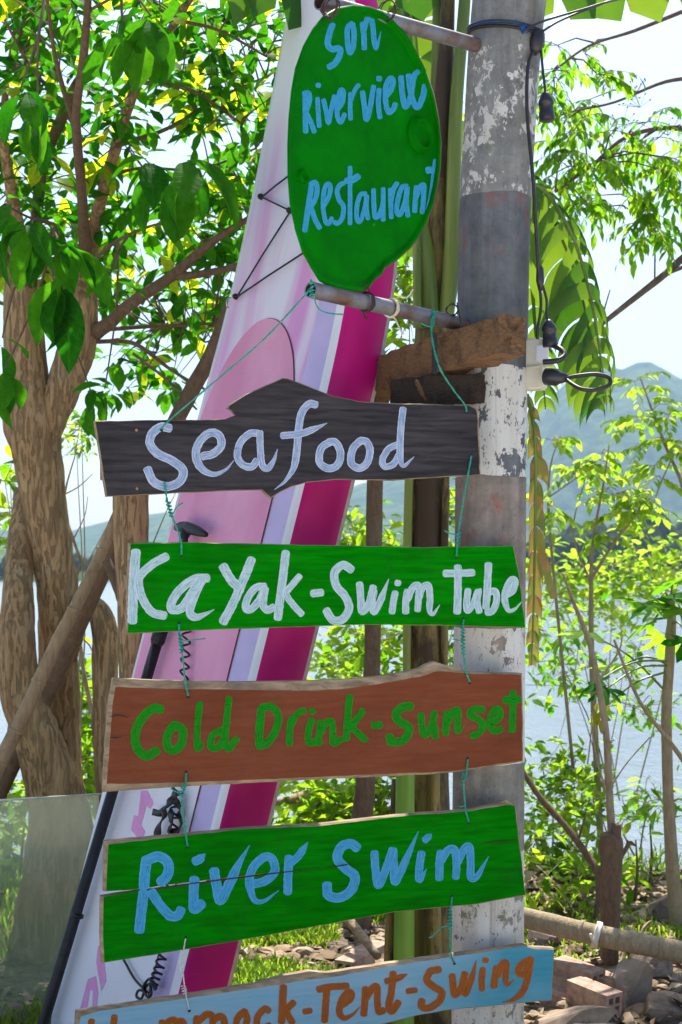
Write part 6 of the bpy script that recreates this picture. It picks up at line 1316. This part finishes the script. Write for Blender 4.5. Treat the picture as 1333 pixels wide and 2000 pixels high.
brick(1195, 1932, 5.08, -52, 'short looking brick behind the front one in the pile right of the pole', 4)
brick(1128, 1905, 5.14, -48, 'upper hollow brick of the pile right of the pole', 4)
brick(1085, 1918, 5.2, -48, 'hollow brick next to the pole in the brick pile', 3)
brick(1110, 1966, 5.05, -50, 'lowest hollow brick of the pile right of the pole', 3)
brick(694, 1886, 5.55, 62, 'hollow brick lying below the River Swim sign', 0)
brick(722, 1868, 5.7, 58, 'second hollow brick behind the first below the River Swim sign', 0)
for (a, b, w, Y0, Y1, lab, mt) in [((668, 1778), (738, 1868), 18, 5.7, 5.4, 'pale wooden stick leaning over the stones below River Swim', M_RAW), ((1235, 1790), (1360, 1740), 14, 6.4, 6.7, 'grey plank end lying on the bank right of the stump', M_PALEB), ((1230, 1775), (1320, 1760), 10, 6.5, 6.7, 'thin grey plank behind the stump on the bank', M_PALEB), ((1030, 1985), (1150, 1998), 13, 4.9, 4.75, 'pale stick lying in front of the bricks at the bottom', M_RAW), ((540, 1570), (650, 1535), 17, 6.9, 7.3, 'pale fallen branch beside the magenta rail behind the signs', M_PALEB), ((0, 1990), (75, 1968), 9, 4.9, 5.3, 'pale stick lying at the lower left corner', M_RAW)]:
    mb = MB(); limb(mb, [(a[0], a[1], w, Y0), ((a[0] + b[0]) / 2, (a[1] + b[1]) / 2 + 1, w * 1.05, (Y0 + Y1) / 2), (b[0], b[1], w * 0.9, Y1)], 10, 5, 0.12, 14)
    tag(mb.build('stick', mt, origin=P((a[0] + b[0]) / 2, max(a[1], b[1]), (Y0 + Y1) / 2)), lab, 'stick')

# grass, dead leaves and pebbles: nobody could count them
M_GRASS = leafmat('grass_blade', (0.05, 0.12, 0.012), (0.14, 0.22, 0.02), (0.18, 0.40, 0.015), (0.55, 0.65, 0.05), 0.5)
mb = MB()
def patch(x0, x1, y0, y1, n, h, thr=-0.1):
    for _ in range(n):
        x, y = U(x0, x1), U(y0, y1)
        if noise.noise(Vector((x * 1.3, y * 1.3, 6.6))) < thr: continue
        z = ground_h(x, y); a = U(0, 6.28); l = h * U(0.5, 1.3); ln = U(0.2, 0.9); dx, dy = math.cos(a) * l * ln, math.sin(a) * l * ln; w = U(0.003, 0.007); px_, py_ = -math.sin(a) * w, math.cos(a) * w
        mb.add([(x - px_, y - py_, z - 0.01), (x + px_, y + py_, z - 0.01), (x + dx * 0.5 + px_ * 0.8, y + dy * 0.5 + py_ * 0.8, z + l * 0.65), (x + dx * 0.5 - px_ * 0.8, y + dy * 0.5 - py_ * 0.8, z + l * 0.65), (x + dx, y + dy, z + l * 0.8)], [(0, 1, 2, 3), (3, 2, 4)], var=rng.random(), uvs=[(0.3, 0.2)] * 5)
patch(-0.75, -0.02, 4.7, 6.2, 9000, 0.07, -0.35); patch(-0.3, 0.35, 6.2, 7.6, 4500, 0.09); patch(0.7, 2.4, 5.6, 7.8, 6000, 0.055, 0.12); patch(-2.4, -0.9, 4.6, 8.0, 8000, 0.10, 0.0); patch(-4, 4, 7.2, 9.5, 9000, 0.16, -0.2)
tag(mb.build('grass', M_GRASS), 'short bright grass and weeds on the ground behind the signs', 'grass', kind='stuff')
M_LITTER = (lambda t: t.done(t.ramp(t.math('FRACT', t.math('ADD', t.attr(), t.noise(t.coord('Object'), 8, 2))), [(0.1, (0.10, 0.065, 0.035)), (0.5, (0.24, 0.165, 0.10)), (0.9, (0.36, 0.28, 0.20))]), 0.8, spec=0.2))(NT('dead_leaf'))
mb = MB(); dl, df = mesh_np(V_BROAD[0])
def litter(x0, x1, y0, y1, n):
    for _ in range(n):
        x, y = U(x0, x1), U(y0, y1); A = np.array(orient(Vector((x, y, ground_h(x, y) + U(0.004, 0.02))), Vector((U(-1, 1), U(-1, 1), U(-0.15, 0.25))), U(-0.6, 0.6), U(0.04, 0.11))); mb.add(dl @ A[:3, :3].T + A[:3, 3], df, var=rng.random())
litter(-0.3, 0.4, 5.5, 7.2, 650); litter(0.6, 2.2, 4.8, 7.4, 1500); litter(-2.2, -0.4, 4.8, 7.2, 500)
tag(mb.build('leaf_litter', M_LITTER), 'dry brown fallen leaves scattered over the soil', 'leaf litter', kind='stuff')

mb = MB(); rr = random.Random(5)
for _ in range(900):
    x, y = (rr.uniform(0.62, 2.3), rr.uniform(4.7, 7.3)) if rr.random() < 0.6 else (rr.uniform(-0.4, 0.45), rr.uniform(5.6, 7.3)); r_ = rr.uniform(0.008, 0.035); c = Vector((x, y, ground_h(x, y) + r_ * 0.3))
    sc_ = Vector((rr.uniform(0.6, 1.5), rr.uniform(0.6, 1.4), rr.uniform(0.35, 0.8))) * r_; cuts = [(Vector((rr.gauss(0, 1), rr.gauss(0, 1), rr.gauss(0, 1))).normalized(), rr.uniform(0.4, 0.75)) for _ in range(6)]; vs = []
    for v in IV:
        w_ = v.copy()
        for cn, cd in cuts:
            e_ = w_.dot(cn) - cd
            if e_ > 0: w_ = w_ - cn * e_
        vs.append(c + Vector((w_.x * sc_.x, w_.y * sc_.y, w_.z * sc_.z)) * 1.4)
    mb.add(vs, IF, var=rr.random(), smooth=False)
tag(mb.build('rubble', M_LITTER), 'brown broken stone chips and clods strewn over the bank', 'rubble', kind='stuff')

# clear panel at the lower left
t = NT('dusty_clear_sheet'); tr = t.n('BsdfTransparent'); tr.inputs[0].default_value = (0.88, 0.93, 0.88, 1)
df_ = t.n('BsdfDiffuse'); df_.inputs[0].default_value = (0.46, 0.56, 0.36, 1); gl = t.n('BsdfGlossy'); gl.inputs['Roughness'].default_value = 0.08
m1 = t.n('MixShader'); t.put(m1.inputs[0], t.ramp(t.noise(t.coord('Object', (1, 1, 0.8)), 3.0, 5, 0.6), [(0.3, 0.12), (0.7, 0.36)])); t.l(tr.outputs[0], m1.inputs[1]); t.l(df_.outputs[0], m1.inputs[2])
m2 = t.n('MixShader'); fr_ = t.n('Fresnel'); fr_.inputs[0].default_value = 1.45; t.l(fr_.outputs[0], m2.inputs[0]); t.l(m1.outputs[0], m2.inputs[1]); t.l(gl.outputs[0], m2.inputs[2]); t.l(m2.outputs[0], t.out.inputs[0]); M_SHEET = t.m
a, b = P(-160, 1572, 5.0), P(204, 1550, 5.05); mb = MB()
mb.box(((a + b) / 2) - Vector((0, 0, 0.47)), (b - a).length, 0.006, 0.94, Matrix.Rotation(R(4), 3, 'Z') @ Matrix.Rotation(R(-2.6), 3, 'Y'))
ep = mb.build('clear_panel', M_SHEET, origin=P(40, 2080, 5.0)); m2_ = MB(); m2_.tube([a + Vector((0, -0.006, 0)), (a + b) / 2 + Vector((0, -0.006, 0)), b + Vector((0, -0.006, 0))], 0.0035, 8); m2_.build('edge_strip', flat('pale_edge', (0.45, 0.52, 0.42), 0.3), ep, origin=P(40, 2080, 5.0))
tag(ep, 'dusty see-through panel standing at the lower left before the tree foot', 'panel')
